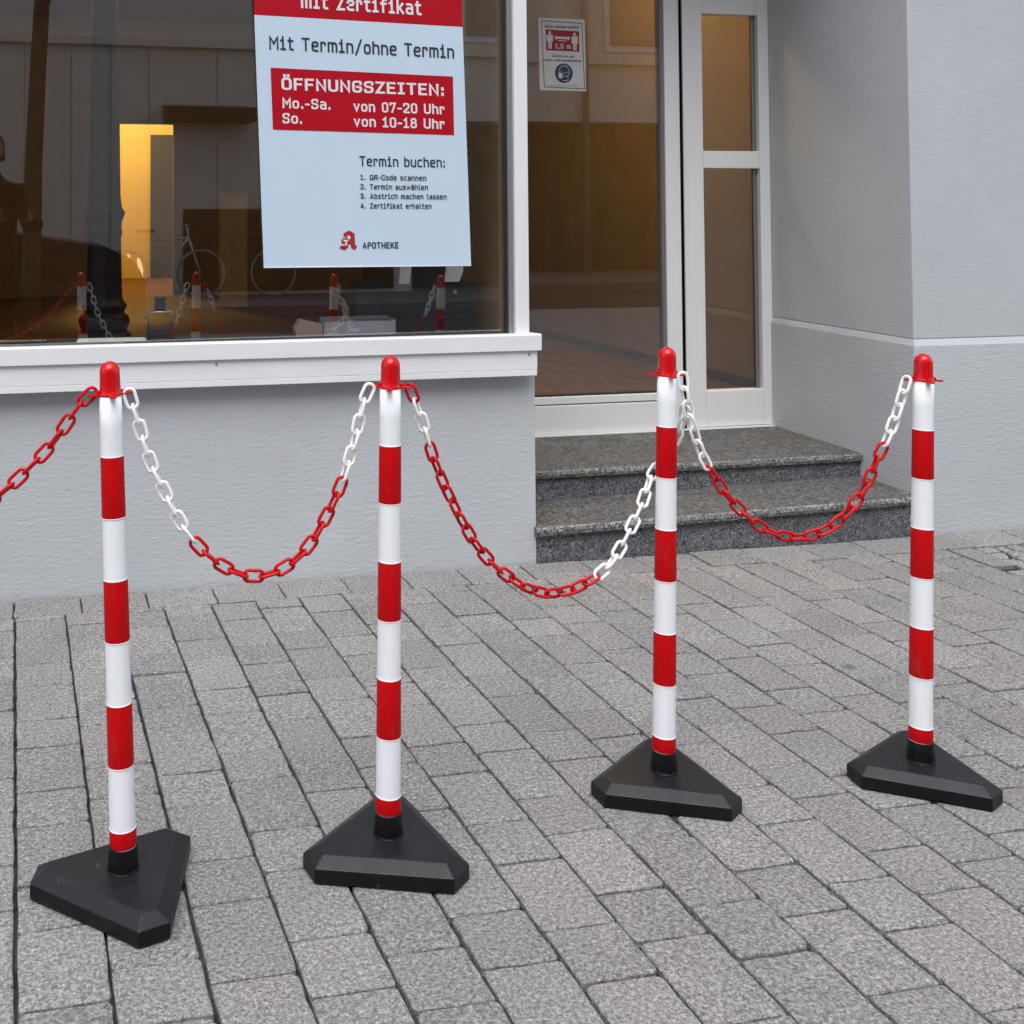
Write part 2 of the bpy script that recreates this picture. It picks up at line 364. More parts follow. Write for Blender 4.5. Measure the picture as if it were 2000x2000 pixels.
for ri in range(len(edges) - 1):
    c0, c1 = edges[ri], edges[ri + 1]; k = ri - i0 + 21
    ph = (1.035 - 0.0035 * (k - 22)) if k % 2 == 0 else (1.104 - 0.0035 * (k - 21))
    jts = []
    for n in range(-5, 9):
        a = ph + 0.3085 * n + rnd.uniform(-0.003, 0.003)
        jts += [a, a + 0.125 + rnd.uniform(-0.003, 0.003)]
    g0 = 0.0019 + rnd.random() * 0.0013; g1_ = 0.0019 + rnd.random() * 0.0013; jc = 0.0021
    for a, b in zip(jts[:-1], jts[1:]):
        if a > 3.2 or b < 0.05: continue
        poly = [gpt(c0 + g0, b - jc), gpt(c1 - g1_, b - jc), gpt(c1 - g1_, a + jc), gpt(c0 + g0, a + jc)]
        poly = clip_poly(poly, lambda p: (WALLJ - 0.002) - p[1])
        if len(poly) < 3 or abs(area(poly)) < 0.0016: continue
        if any(in_mos(p) for p in poly):
            ctr = (sum(p[0] for p in poly) / len(poly), sum(p[1] for p in poly) / len(poly))
            cuts = [(MX0 - ctr[0], lambda p: MX0 - p[0]), (ctr[0] - MX1, lambda p: p[0] - MX1), (MY0 - ctr[1], lambda p: MY0 - p[1])]
            poly = clip_poly(poly, max(cuts, key=lambda c_: c_[0])[1])
            if len(poly) < 3 or abs(area(poly)) < 0.0012: continue
        if area(poly) < 0: poly = poly[::-1]
        stones.append((poly, 'paver'))
x = -2.4
while x < 4.8:                                          # the course laid along the foot of the wall
    L = rnd.choice([0.19, 0.20, 0.21, 0.19]); sk = 0.006
    poly = [(x + 0.002 + sk, WALLJ + 0.002), (x + L - 0.002 + sk, WALLJ + 0.002), (x + L - 0.002, -0.009), (x + 0.002, -0.009)]
    stones.append((poly, 'border_stone'))
    x += L
def proj_area(poly):
    pts = []
    for p in poly:
        d = Vector((p[0], p[1], 0)) - cam.matrix_world.translation; zz = d.dot(_f)
        if zz < 0.3: return -1
        u = 600 + 2141.7 * d.dot(_r) / zz; v = 333.7 - 2141.7 * d.dot(_u) / zz; pts.append((u, v))
    cx = sum(p[0] for p in pts) / len(pts); cy = sum(p[1] for p in pts) / len(pts)
    if not (-20 < cx < 2020 and 900 < cy < 2060): return -1
    return abs(area(pts))
ranked = sorted(range(len(stones)), key=lambda i: -proj_area(stones[i][0]))
single = set(i for i in ranked[:300] if proj_area(stones[i][0]) > 0)
sv, sf, st = [], [], []
for i, (poly, kind) in enumerate(stones):
    h = rnd.uniform(-0.0018, 0.0016); tone = rnd.random() ** 1.2
    vs, fs = paver_geo(poly, rnd, h=h)
    if i in single:
        me = bpy.data.meshes.new(kind); me.from_pydata(vs, [], fs); me.materials.append(M['paver']); set_tone(me, [tone] * len(vs))
        link(kind, me, pavement)
    else:
        n = len(sv); sv += vs; sf += [tuple(a + n for a in f) for f in fs]; st += [tone] * len(vs)
me = bpy.data.meshes.new('remaining_pavers'); me.from_pydata(sv, [], sf); me.materials.append(M['paver']); set_tone(me, st)
tag(link('remaining_pavers', me, pavement), kind='stuff')
# little mosaic stones in the patch by the pier: irregular polygons with wide joints
rr = random.Random(5)
nx, ny = 7, 4
gx = [[(2.930 + 0.45 * (i / nx) + (rr.uniform(-.016, .016) if 0 < i < nx else 0), -0.382 + 0.226 * (j / ny) + (rr.uniform(-.014, .014) if 0 < j < ny else 0)) for j in range(ny + 1)] for i in range(nx + 1)]
for i in range(nx):
    for j in range(ny):
        q = [gx[i][j], gx[i + 1][j], gx[i + 1][j + 1], gx[i][j + 1]]
        cx = sum(p[0] for p in q) / 4; cy = sum(p[1] for p in q) / 4; s = 0.84
        q = [(cx + (p[0] - cx) * s, cy + (p[1] - cy) * s) for p in q]
        vs, fs = paver_geo(q, rr, bev=0.006, h=rr.uniform(-0.004, 0.003), waver=0.004)
        me = bpy.data.meshes.new('mosaic_stone'); me.from_pydata(vs, [], fs); me.materials.append(M['mosaic']); set_tone(me, [rr.random()] * len(vs))
        link('mosaic_stone', me, pavement)
# continuing paving of the footway behind the photographer
back = MB().box(-30, 30, -6.4, -3.25, -0.05, -0.006).build('footway_behind', simple_noise('worn_paving', (0.20, 0.197, 0.19), (0.27, 0.265, 0.26), 9, 0.9, 0.3)); tag(back, kind='structure')

# ------------------------------------------------------------------ the shop building
bld = empty('shop_building', (0, 0, 0)); tag(bld, 'light grey plastered shop front with large window, recessed glass door and pier', 'building')
FL = 0.245                               # floor level inside
XE, XP, YD = 1.435, 2.852, 0.82          # window wall ends, pier begins, door plane
MB().box(-9, XE, 0, 0.28, -0.3, 0.628).build('plinth_wall', M['plaster'], bld)
MB().box(-9, XE, 0.002, 0.28, 2.75, 9).build('wall_above_window', M['plaster_up'], bld)
MB().box(-9, -3.2, 0.002, 0.28, 0.628, 2.75).build('wall_beside_window', M['plaster_up'], bld)
# pier with slightly projecting plinth and sloped weathering
MB().box(XP + 0.004, 9, 0.0, 0.87, -0.3, 0.655).build('pier_plinth', M['plaster'], bld, 0.003)
w = MB()
w.add([(XP + 0.004, 0.0, 0.6552), (9, 0.0, 0.6552), (9, 0.87, 0.6552), (XP + 0.004, 0.87, 0.6552), (XP + 0.012, 0.011, 0.679), (9, 0.011, 0.679), (9, 0.87, 0.679), (XP + 0.012, 0.87, 0.679)],
      [(0, 3, 2, 1), (4, 5, 6, 7), (0, 1, 5, 4), (1, 2, 6, 5), (2, 3, 7, 6), (3, 0, 4, 7)])
w.build('weathering_ledge', M['plaster_up'], bld)
MB().box(XP + 0.014, 9, 0.013, 0.87, 0.6795, 9).build('pier_wall', M['plaster_up'], bld, 0.004)
MB().box(XE + 0.001, XP + 0.013, 0.10, 1.2, 2.75, 9).build('wall_above_door', M['plaster_up'], bld)
MB().box(XE + 0.001, XP + 0.013, 0.02, 0.099, 2.76, 3.4).build('door_lintel', M['plaster_up'], bld)
# side wall between shop window and door recess
MB().box(XE - 0.10, XE - 0.002, 0.05, YD + 0.1, 0.70, 2.75).build('recess_side_wall', M['in_wall'], bld)
MB().box(XE - 0.10, XE - 0.003, 0.281, YD + 0.1, -0.3, 0.699).build('recess_side_plinth', M['plaster'], bld)

# window: frame (part) > panes, sill boards
wf = MB()
wf.box(1.362, 1.408, -0.028, 0.05, 0.738, 2.75)      # corner post
wf.box(-3.2, 1.36, -0.02, 0.05, 2.69, 2.75); wf.box(-3.2, -3.13, -0.02, 0.05, 0.738, 2.69)
win = wf.build('window', M['white_paint'], bld, 0.003)
gk = MB(); gk.box(1.344, 1.3605, -0.012, 0.03, 0.741, 2.69); gk.build('glazing_bead', M['alu'], win, 0.001)
gk = MB(); gk.box(1.3395, 1.3435, -0.006, 0.02, 0.741, 2.69); gk.box(-3.12, 1.3435, -0.008, 0.02, 0.7385, 0.7445); gk.build('gasket', M['gasket'], win)
# the big pane stands a hair out of true in its frame
p = MB(); ta, tb = 0.0200, 0.0052
def py(x, z): return 0.004 + (x - 0.6) * ta * PANE_YAW + (z - 1.2) * tb * PANE_PITCH
PANE_YAW, PANE_PITCH = 1, 1
q = [(-3.13, 0.742), (1.341, 0.742), (1.341, 2.69), (-3.13, 2.69)]
p.add([(x, py(x, z), z) for x, z in q] + [(x, py(x, z) + 0.006, z) for x, z in q], [(0, 1, 2, 3), (7, 6, 5, 4), (0, 4, 5, 1), (1, 5, 6, 2), (2, 6, 7, 3), (3, 7, 4, 0)])
p.build('glass_pane', M['glass'], win)
sb = MB(); sb.prism([(-0.062, 0.690), (-0.062, 0.7395), (-0.058, 0.743), (0.05, 0.7375), (0.05, 0.69)], 'x', -9, 1.435); sb.build('sill_board', M['sill_white'], win, 0.0015)
sb = MB(); sb.box(-9, 1.4235, -0.052, 0.04, 0.6285, 0.6895); sb.box(-9, 1.4225, -0.052, -0.044, 0.609, 0.6284); sb.build('sill_fascia', M['sill_white'], win, 0.0015)
sc = MB()
for sx in (-0.62, 0.39, 1.395): sc.lathe([(0.004, -0.0015), (0.004, 0.0015), (0.002, 0.002)], 10)
for k, sx in enumerate((-0.62, 0.39, 1.395)):
    s_ = MB(); s_.lathe([(0.0042, 0), (0.0042, 0.0018), (0.002, 0.0026)], 12); o = s_.build('screw', M['alu'], win); o.rotation_euler = (R(90), 0, 0); o.location = (sx, -0.0522, 0.677)

# entrance: fixed glass with frame and side light
fr = MB()
fr.box(1.40, 1.62, YD, YD + 0.05, FL - 0.01, 2.6)
fr.box(2.376, 2.444, YD, YD + 0.055, 0.228, 2.7)
fr.box(1.62, 2.376, YD, YD + 0.05, 2.62, 2.7)
fr.box(1.62, 2.3755, YD + 0.001, YD + 0.05, 0.347, 0.377)
door = fr.build('door', M['door_white'], bld, 0.003)
MB().box(1.45, 2.3755, YD - 0.004, YD + 0.045, 0.2265, 0.3424).build('kick_plate', M['door_white'], door, 0.0025)
MB().box(1.62, 2.3755, YD + 0.012, YD + 0.04, 0.3775, 0.3835).build('gasket', M['gasket'], door)
gk = MB(); gk.box(2.3635, 2.3755, YD + 0.008, YD + 0.045, 0.384, 2.62); gk.build('glazing_bead', M['alu'], door, 0.001)
gk = MB(); gk.box(2.3595, 2.363, YD + 0.010, YD + 0.045, 0.384, 2.62); gk.box(2.3695, 2.3715, YD + 0.0065, YD + 0.0079, 0.384, 2.62); gk.build('bead_joint', M['grey_seal'], door)
MB().box(1.60, 2.36, YD + 0.018, YD + 0.026, 0.380, 2.63).build('glass_pane', M['glass'], door)
MB().box(2.4445, 2.4592, YD + 0.006, YD + 0.05, 0.226, 2.7).build('gap_shade_strip', M['black'], door)  # solid black strip fills the gap; its shade is painted, not cast
MB().box(1.45, 2.3755, YD + 0.03, YD + 0.044, 0.3425, 0.3469).build('gap_shade_strip', M['black'], door)  # black strip painted as the shade between rail and kick plate
fr = MB()
fr.box(2.4595, 2.478, YD - 0.002, YD + 0.05, 0.226, 2.7)
fr.box(2.4795, 2.5525, YD + 0.003, YD + 0.05, 0.2265, 2.7); fr.box(2.818, XP + 0.0135, YD + 0.003, YD + 0.05, 0.2265, 2.7)
fr.box(2.553, 2.8175, YD + 0.0035, YD + 0.05, 0.2265, 0.377); fr.box(2.553, 2.8175, YD + 0.0035, YD + 0.05, 1.311, 1.384); fr.box(2.553, 2.8175, YD + 0.0035, YD + 0.05, 1.967, 2.7)
sl = fr.build('side_light', M['door_white'], bld, 0.0025)
for z0, z1 in ((0.377, 1.311), (1.384, 1.967)):
    MB().box(2.5505, 2.807, YD + 0.030, YD + 0.036, z0 - 0.004, z1 + 0.004).build('glass_pane', M['glass'], sl)
    MB().box(2.807, 2.8115, YD + 0.026, YD + 0.05, z0 + 0.0005, z1 - 0.0005).build('gasket', M['gasket'], sl)
    MB().box(2.799, 2.8065, YD + 0.022, YD + 0.03, z0 + 0.0005, z1 - 0.006).build('glazing_bead', M['alu'], sl)
MB().box(XE, XP + 0.0035, YD - 0.022, YD + 0.0015, 0.2225, 0.2262).build('threshold_strip', M['door_white'], bld)

# interior shell
MB().box(-7, XE - 0.104, 0.29, YD + 0.055, FL - 0.2, FL).build('shop_floor', M['in_floor'], bld)
MB().box(-7, 3.6, YD + 0.056, 11.4, FL - 0.2, FL).build('shop_floor', M['in_floor'], bld)
MB().box(-7, 3.6, 0.29, 11.4, 3.1, 3.3).build('shop_ceiling', M['in_ceiling'], bld)
MB().box(-7, 0.10, 8.10, 8.2, FL, 3.1).build('back_wall', M['in_wall'], bld)
MB().box(0.90, 3.6, 8.10, 8.2, FL, 3.1).build('back_wall', M['in_wall'], bld)
MB().box(0.10, 0.90, 8.101, 8.199, 2.02, 3.1).build('doorway_lintel', M['in_wall'], bld)
MB().box(-0.6, 1.6, 10.9, 11.0, FL, 3.1).build('niche_back_wall', M['niche'], bld)
MB().box(-0.7, -0.6, 8.2, 11.0, FL, 3.1).build('niche_side_wall', M['niche'], bld)
MB().box(1.6, 1.7, 8.2, 11.0, FL, 3.1).build('niche_side_wall', M['niche'], bld)
MB().box(-7.1, -7, 0.29, 11.4, FL - .2, 3.3).build('left_inner_wall', M['in_wall'], bld)
w = MB(); w.prism([(2.93, 8.1), (3.255, 1.45), (3.29, YD + 0.052), (3.6, YD + 0.052), (3.6, 8.1)], 'z', FL, 3.1); w.build('right_inner_wall', M['in_wall'], bld)
MB().box(XE - 0.1, XP + 0.3, YD + 0.052, YD + 0.30, 2.702, 3.1).build('door_head_wall', M['in_wall'], bld)
w = MB(); w.prism([(2.917, 8.1), (3.241, 1.45), (3.2545, 1.4506), (2.9295, 8.1)], 'z', FL, FL + 0.05); w.build('skirting', M['dark_door'], bld)
MB().box(0.82, 1.16, 10.86, 10.899, FL, 2.09).build('inner_door', M['dark_door'], bld, 0.004)
MB().box(-3.1, 1.33, 0.055, 0.28, 0.629, 0.728).build('inner_window_ledge', M['dark_door'], bld)

# ------------------------------------------------------------------ stone steps
steps = empty('stone_steps', (0, 0, 0)); tag(steps, 'two worn dark grey stone steps leading up to the glass door', 'steps')
def slab(x0, x1, y0, y1, zl, zr, th, m, name, rag=0.0, seed=1):
    rnd2 = random.Random(seed); n = 46; b = MB(); vs = []; zt = lambda x: zl + (zr - zl) * (x - x0) / (x1 - x0)
    prof = [(0.004, -th), (0.0, -th * 0.55), (0.0015, -0.005), (0.005, -0.001), (0.009, 0.0)]
    for i in range(n + 1):
        x = x0 + (x1 - x0) * i / n; z = zt(x)
        for j, (dy, dz) in enumerate(prof):
            e = rnd2.uniform(-rag, rag)
            vs.append((x, y0 + dy + e, z + dz + (rnd2.uniform(-rag, rag) * 0.5 if 0 < j < 4 else 0)))
        vs.append((x, y1, z)); vs.append((x, y1, z - th))
    k = len(prof) + 2; fs = []
    for i in range(n):
        for j in range(k): a = i * k + j; c = i * k + (j + 1) % k; fs.append((a, a + k, c + k, c))
    fs.append(tuple(range(k))); fs.append(tuple(n * k + j for j in range(k - 1, -1, -1)))
    b.add(vs, fs); o = b.build(name, m, steps); o.data.materials.append(M['tread_edge'])
    for p_ in o.data.polygons:
        if p_.center.y < y0 + 0.0075: p_.material_index = 1
    return o
slab(XE - 0.006, XP + 0.002, -0.020, 0.285, 0.113, 0.139, 0.027, M['tread'], 'tread', 0.0012, 3)
slab(XE + 0.002, XP + 0.002, 0.268, 0.83, 0.2215, 0.2235, 0.026, M['tread'], 'tread', 0.0012, 4)
b = MB(); b.add([(XE + 0.001, 0.004, -0.05), (XP + 0.002, -0.002, -0.05), (XP + 0.002, 0.2, -0.05), (XE + 0.001, 0.2, -0.05), (XE + 0.001, 0.004, 0.0862), (XP + 0.002, -0.002, 0.1118), (XP + 0.002, 0.2, 0.1118), (XE + 0.001, 0.2, 0.0862)],
    [(0, 3, 2, 1), (4, 5, 6, 7), (0, 1, 5, 4), (1, 2, 6, 5), (2, 3, 7, 6), (3, 0, 4, 7)]); b.build('riser', M['riser'], steps)
MB().box(XE + 0.001, XP + 0.002, 0.286, 0.8, 0.05, 0.1945).build('riser', M['riser'], steps)

# ------------------------------------------------------------------ barrier posts
BAND = 0.1; Z0, Z1, ZB = 0.040, 0.080, 0.108; ZR = ZB + 7 * BAND
def rad(z): return 0.0221 + (0.0189 - 0.0221) * (z - Z1) / (ZR - Z1)
def hexa(L, c, inset):
    """corners of an equilateral triangle with cut corners, front edge along +x, centred on its centroid"""
    S = L + 2 * c; r = S / (2 * math.sqrt(3)); pts = []
    tri = [(-S / 2, -r), (S / 2, -r), (0, S * math.sqrt(3) / 2 - r)]
    for i in range(3):
        p, a, b = Vector(tri[i]), Vector(tri[i - 1]), Vector(tri[(i + 1) % 3])
        pts += [p + (a - p).normalized() * c, p + (b - p).normalized() * c]
    out = []
    n = 6
    for i in range(n):                     # offset inwards
        p0, p1, p2 = pts[i - 1], pts[i], pts[(i + 1) % n]
        d1 = (p1 - p0).normalized(); d2 = (p2 - p1).normalized(); n1 = Vector((-d1.y, d1.x)); n2 = Vector((-d2.y, d2.x))
        bis = (n1 + n2).normalized(); out.append(p1 + bis * inset / max(0.3, bis.dot(n1)))
    return out
def base_mesh():
    b = MB(); rings = [(hexa(0.236, 0.052, 0.002), 0.0), (hexa(0.236, 0.052, 0.0), 0.003), (hexa(0.236, 0.052, 0.0), 0.026), (hexa(0.236, 0.052, 0.022), 0.040)]
    vs = [(p.x, p.y, z) for r_, z in rings for p in r_]; fs = [tuple(range(5, -1, -1))]
    for r_ in range(3):
        for i in range(6): j = (i + 1) % 6; fs.append((r_ * 6 + i, r_ * 6 + j, (r_ + 1) * 6 + j, (r_ + 1) * 6 + i))
    fs.append(tuple(18 + i for i in range(6))); b.add(vs, fs)
    return b.mesh('base', M['rubber'], 0.0022, 2)
me_base = base_mesh()
me_collar = MB().lathe([(0.0272, Z0 - 0.001), (0.0270, Z0 + 0.0015), (0.0258, Z0 + 0.002), (0.0252, Z0 + 0.006), (0.0236, Z1 - 0.0015), (0.0230, Z1), (0.0205, Z1)], 40).mesh('collar', M['collar'])
zs = [Z1 - 0.03] + [ZB + BAND * i for i in range(8)]
prof = [(rad(Z1), Z1 - 0.03)]
prof += [(rad(z), z) for z in [Z1 + (ZR - Z1) * i / 14 for i in range(15)]]
me_pole = MB().lathe(prof, 40).mesh('pole', M['pole_white'])
def band_mesh(z0, z1):
    e = 0.00045; p = [(rad(z0) - 0.002, z0), (rad(z0) + e * .6, z0), (rad(z0) + e, z0 + 0.0008), (rad(z1) + e, z1 - 0.0008), (rad(z1) + e * .6, z1), (rad(z1) - 0.002, z1)]
    return MB().lathe(p, 40).mesh('red_band', M['band_red'])
def seam_mesh(z):                       # slim raised rim where film and tube meet
    return MB().lathe([(rad(z) - 0.002, z - 0.0010), (rad(z) + 0.0007, z - 0.0008), (rad(z) + 0.0007, z + 0.0008), (rad(z) - 0.002, z + 0.0010)], 40).mesh('rim', M['pole_white'])
me_bands = [band_mesh(Z1 + 0.0005, ZB)] + [band_mesh(ZB + BAND * i, ZB + BAND * (i + 1)) for i in (1, 3, 5)]
me_rims = [seam_mesh(ZB + BAND * i) for i in range(0, 7)]
def cap_mesh():
    b = MB(); r0 = 0.0178
    prof = [(0.0192, ZR - 0.002), (0.0198, ZR - 0.001), (0.0198, ZR + 0.0015), (0.0188, ZR + 0.003), (r0 + 0.0004, ZR + 0.006)]
    prof += [(r0 - 0.0006 * k / 3, ZR + 0.006 + 0.030 * k / 3) for k in range(1, 4)]
    zc = ZR + 0.036; rc = r0 - 0.0006
    prof += [(rc * math.cos(R(a)), zc + rc * 1.08 * math.sin(R(a))) for a in range(8, 88, 8)] + [(0.0008, zc + rc * 1.08)]
    b.lathe(prof, 40); return b.mesh('cap', M['red'])
me_cap = cap_mesh()
def lug_mesh():
    b = MB(); z = ZR
    # flat arm with a rounded, slightly upturned tip and a notch that holds the chain
    poly = [(0.012, -0.0062), (0.027, -0.0052), (0.030, -0.0046)] + [(0.0335 + 0.0055 * math.cos(a), 0.0055 * math.sin(a)) for a in [R(x) for x in range(-70, 71, 20)]] + [(0.030, 0.0046), (0.027, 0.0052), (0.012, 0.0062)]
    b.prism(poly, 'z', z - 0.0018, z + 0.0018)
    b.prism([(0.017, z + 0.001), (0.0255, z + 0.001), (0.0245, z + 0.0065), (0.018, z + 0.0075)], 'y', -0.0018, 0.0018)
    return b.mesh('chain_lug', M['red'], 0.0008, 2)
me_lug = lug_mesh()
BASES = [(0.0, 0.003, 1.0), (-0.002, 0.002, 0.998), (-0.001, 0.003, 0.968), (0.002, 0.007, 0.940)]
POSTS = [((0.067, -1.467), -43.1, (0.043, -1.462), 0.831, 8, 'post standing leftmost, a cut base corner facing the camera', 1),
         ((0.531, -1.458), -18.6, (0.538, -1.460), 0.826, -20, 'post, second from the left, chains hooked on both sides', 1),
         ((1.123, -1.355), -24.5, (1.138, -1.359), 0.814, -8, 'post, third from the left, before the stone steps', 1),
         ((1.647, -1.423), -33.9, (1.667, -1.427), 0.797, -14, 'post, rightmost, before the grey pier, with one chain', 1)]
caps = []
for ((bx, by), rz, (tx, ty), tz, lug_rot, desc, _), (ox_, oy_, bs_) in zip(POSTS, BASES):
    root = empty('barrier_post', (bx, by, 0.0005)); tag(root, 'red and white striped ' + desc, 'barrier post', 'chain barrier posts')
    o = link('base', me_base, root); o.rotation_euler = (0, 0, R(rz)); o.location = (ox_, oy_, 0); o.scale = (bs_, bs_, 1)
    o = link('collar', me_collar, root)
    lean = Vector((tx - bx, ty - by, tz - Z1)).normalized()
    q = Vector((0, 0, 1)).rotation_difference(lean); s = (tz - ZB) / (7 * BAND)
    mloc = Matrix.Translation((0, 0, Z1)) @ q.to_matrix().to_4x4() @ Matrix.Diagonal((1, 1, s, 1)) @ Matrix.Translation((0, 0, -Z1))
    pole = link('pole', me_pole, root); pole.matrix_local = mloc
    for me in me_bands: link('red_band', me, pole)
    for me in me_rims: link('rim', me, pole)
    cap = link('cap', me_cap, root); cap.matrix_local = mloc
    for k in range(4): o = link('chain_lug', me_lug, cap); o.rotation_euler = (0, 0, R(lug_rot + 90 * k))

# ------------------------------------------------------------------ chains
LINK_L, LINK_W, WIRE = 0.0408, 0.0246, 0.00305        # outer length, outer width, wire radius
PITCH = LINK_L - 4 * WIRE + 0.0003
def link_mesh(name, m):
    hw = LINK_W / 2 - WIRE; hl = LINK_L / 2 - WIRE; rc = hw * 0.92; pts = []
    for (sx, sy, a0) in ((1, 1, 0), (-1, 1, 90), (-1, -1, 180), (1, -1, 270)):
        cx, cy = sx * (hl - rc), sy * (hw - rc)
        for a in range(a0, a0 + 91, 18): pts.append((cx + rc * math.cos(R(a)), cy + rc * math.sin(R(a)), 0))
    b = MB(); b.tube(pts, WIRE, 9, closed=True); return b.mesh(name, m)
me_lw = link_mesh('white_link', M['chain_white']); me_lr = link_mesh('red_link', M['red_chain'])
CH = {0: [[0.0162, -1.4613, 0.8391], [-0.004, -1.4609, 0.8219], [-0.0302, -1.4602, 0.7844], [-0.0562, -1.4596, 0.7481], [-0.0864, -1.4588, 0.7175], [-0.1165, -1.4581, 0.6889], [-0.1378, -1.4576, 0.6714], [-0.176, -1.4567, 0.6453], [-0.23, -1.456, 0.617], [-0.30, -1.455, 0.598], [-0.38, -1.4545, 0.603], [-0.46, -1.453, 0.64], [-0.53, -1.452, 0.70], [-0.58, -1.451, 0.77], [-0.605, -1.45, 0.828]],
 1: [[0.0732, -1.4619, 0.8372], [0.0913, -1.4618, 0.7798], [0.1103, -1.4617, 0.7158], [0.1366, -1.4616, 0.6604], [0.1621, -1.4615, 0.6094], [0.1849, -1.4614, 0.5764], [0.2262, -1.4613, 0.5357], [0.2817, -1.461, 0.5083], [0.3332, -1.4608, 0.5139], [0.3806, -1.4606, 0.5456], [0.4141, -1.4605, 0.5943], [0.4402, -1.4604, 0.6439], [0.4578, -1.4603, 0.6896], [0.4745, -1.4603, 0.745], [0.4874, -1.4602, 0.8008], [0.5012, -1.4601, 0.8305]],
 2: [[0.575, -1.4538, 0.8268], [0.5864, -1.4518, 0.7985], [0.601, -1.4494, 0.7612], [0.6176, -1.4466, 0.7074], [0.6375, -1.4432, 0.6578], [0.6619, -1.4391, 0.6075], [0.6994, -1.4328, 0.541], [0.743, -1.4255, 0.4876], [0.8042, -1.4152, 0.4411], [0.8612, -1.4056, 0.419], [0.9196, -1.3958, 0.4215], [0.9734, -1.3867, 0.4399], [1.0162, -1.3740, 0.4703], [1.0663, -1.3560, 0.5313], [1.0918, -1.3470, 0.57], [1.1113, -1.3370, 0.6097], [1.1500, -1.3270, 0.6457], [1.1745, -1.3270, 0.6786], [1.1850, -1.3360, 0.7199], [1.1830, -1.3520, 0.7481]],
 3: [[1.1590, -1.3800, 0.8186], [1.164, -1.3800, 0.7848], [1.1731, -1.3770, 0.7458], [1.1897, -1.3700, 0.7004], [1.2074, -1.3679, 0.6529], [1.2284, -1.3706, 0.6159], [1.2569, -1.3743, 0.5734], [1.2867, -1.3781, 0.5413], [1.3295, -1.3836, 0.5058], [1.3944, -1.392, 0.4864], [1.4601, -1.4004, 0.5007], [1.5102, -1.4068, 0.5417], [1.5441, -1.4112, 0.5885], [1.5672, -1.4142, 0.641], [1.5902, -1.4171, 0.683], [1.6077, -1.4194, 0.7253], [1.6219, -1.4212, 0.7677], [1.6336, -1.4227, 0.8015]]}
def white(c, p, i):
    if c == 0: return p.x < -0.30 and p.z > 0.62
    if c == 1: return (p.x < 0.28 and p.z > 0.588) or (p.x > 0.28 and p.z > 0.664)
    if c == 2: return i > 0 and ((p.x < 0.7 and p.z > 0.722) or p.x > 0.972)
    return (p.x < 1.4 and p.z > 0.638) or (p.x > 1.4 and p.z > 0.674)
def resample(pts, step):
    P = [Vector(p) for p in pts]; dense = []
    for i in range(len(P) - 1):
        p0, p1, p2, p3 = P[max(i - 1, 0)], P[i], P[i + 1], P[min(i + 2, len(P) - 1)]
        for k in range(24):
            t = k / 24; dense.append(0.5 * ((2 * p1) + (p2 - p0) * t + (2 * p0 - 5 * p1 + 4 * p2 - p3) * t * t + (3 * p1 - p0 - 3 * p2 + p3) * t ** 3))
    dense.append(P[-1])
    for _ in range(40):                      # relax small measuring kinks
        dense = [dense[0]] + [(dense[i - 1] + dense[i] * 2 + dense[i + 1]) / 4 for i in range(1, len(dense) - 1)] + [dense[-1]]
    L = [0]
    for a, b in zip(dense, dense[1:]): L.append(L[-1] + (b - a).length)
    n = max(2, round(L[-1] / step)); out = []; j = 0
    for i in range(n + 1):
        s = L[-1] * i / n
        while j < len(L) - 2 and L[j + 1] < s: j += 1
        out.append(dense[j].lerp(dense[j + 1], (s - L[j]) / max(1e-9, L[j + 1] - L[j])))
    return out
CL = {0: 'red plastic chain running out of the left edge from the leftmost post',
      1: 'red and white plastic chain sagging between the first and second post from the left',
      2: 'red and white plastic chain sagging between the second and third post from the left',
      3: 'red and white plastic chain sagging between the third post and the rightmost post'}
rc = random.Random(3)
for c, pts in CH.items():
    jn = resample(pts, PITCH); root = empty('barrier_chain', jn[len(jn) // 2]); tag(root, CL[c], 'chain', 'plastic barrier chains')
    inv = Matrix.Translation(-jn[len(jn) // 2]); roll0 = {0: 20, 1: 0, 2: 35, 3: 15}[c]
    for i in range(len(jn) - 1):
        a, b = jn[i], jn[i + 1]; m = (a + b) / 2; t = (b - a).normalized()
        side = Vector((0, -1, 0)); y = side.cross(t).normalized(); z = t.cross(y)
        rm = Matrix((t, y, z)).transposed().to_4x4()
        roll = R((0 if i % 2 == 0 else 90) + roll0 * math.sin(i * 0.35 + c) + rc.uniform(-8, 8))
        w_ = white(c, m, i)
        o = link('white_link' if w_ else 'red_link', me_lw if w_ else me_lr, root)
        o.matrix_local = inv @ Matrix.Translation(m) @ rm @ Matrix.Rotation(roll, 4, 'X')

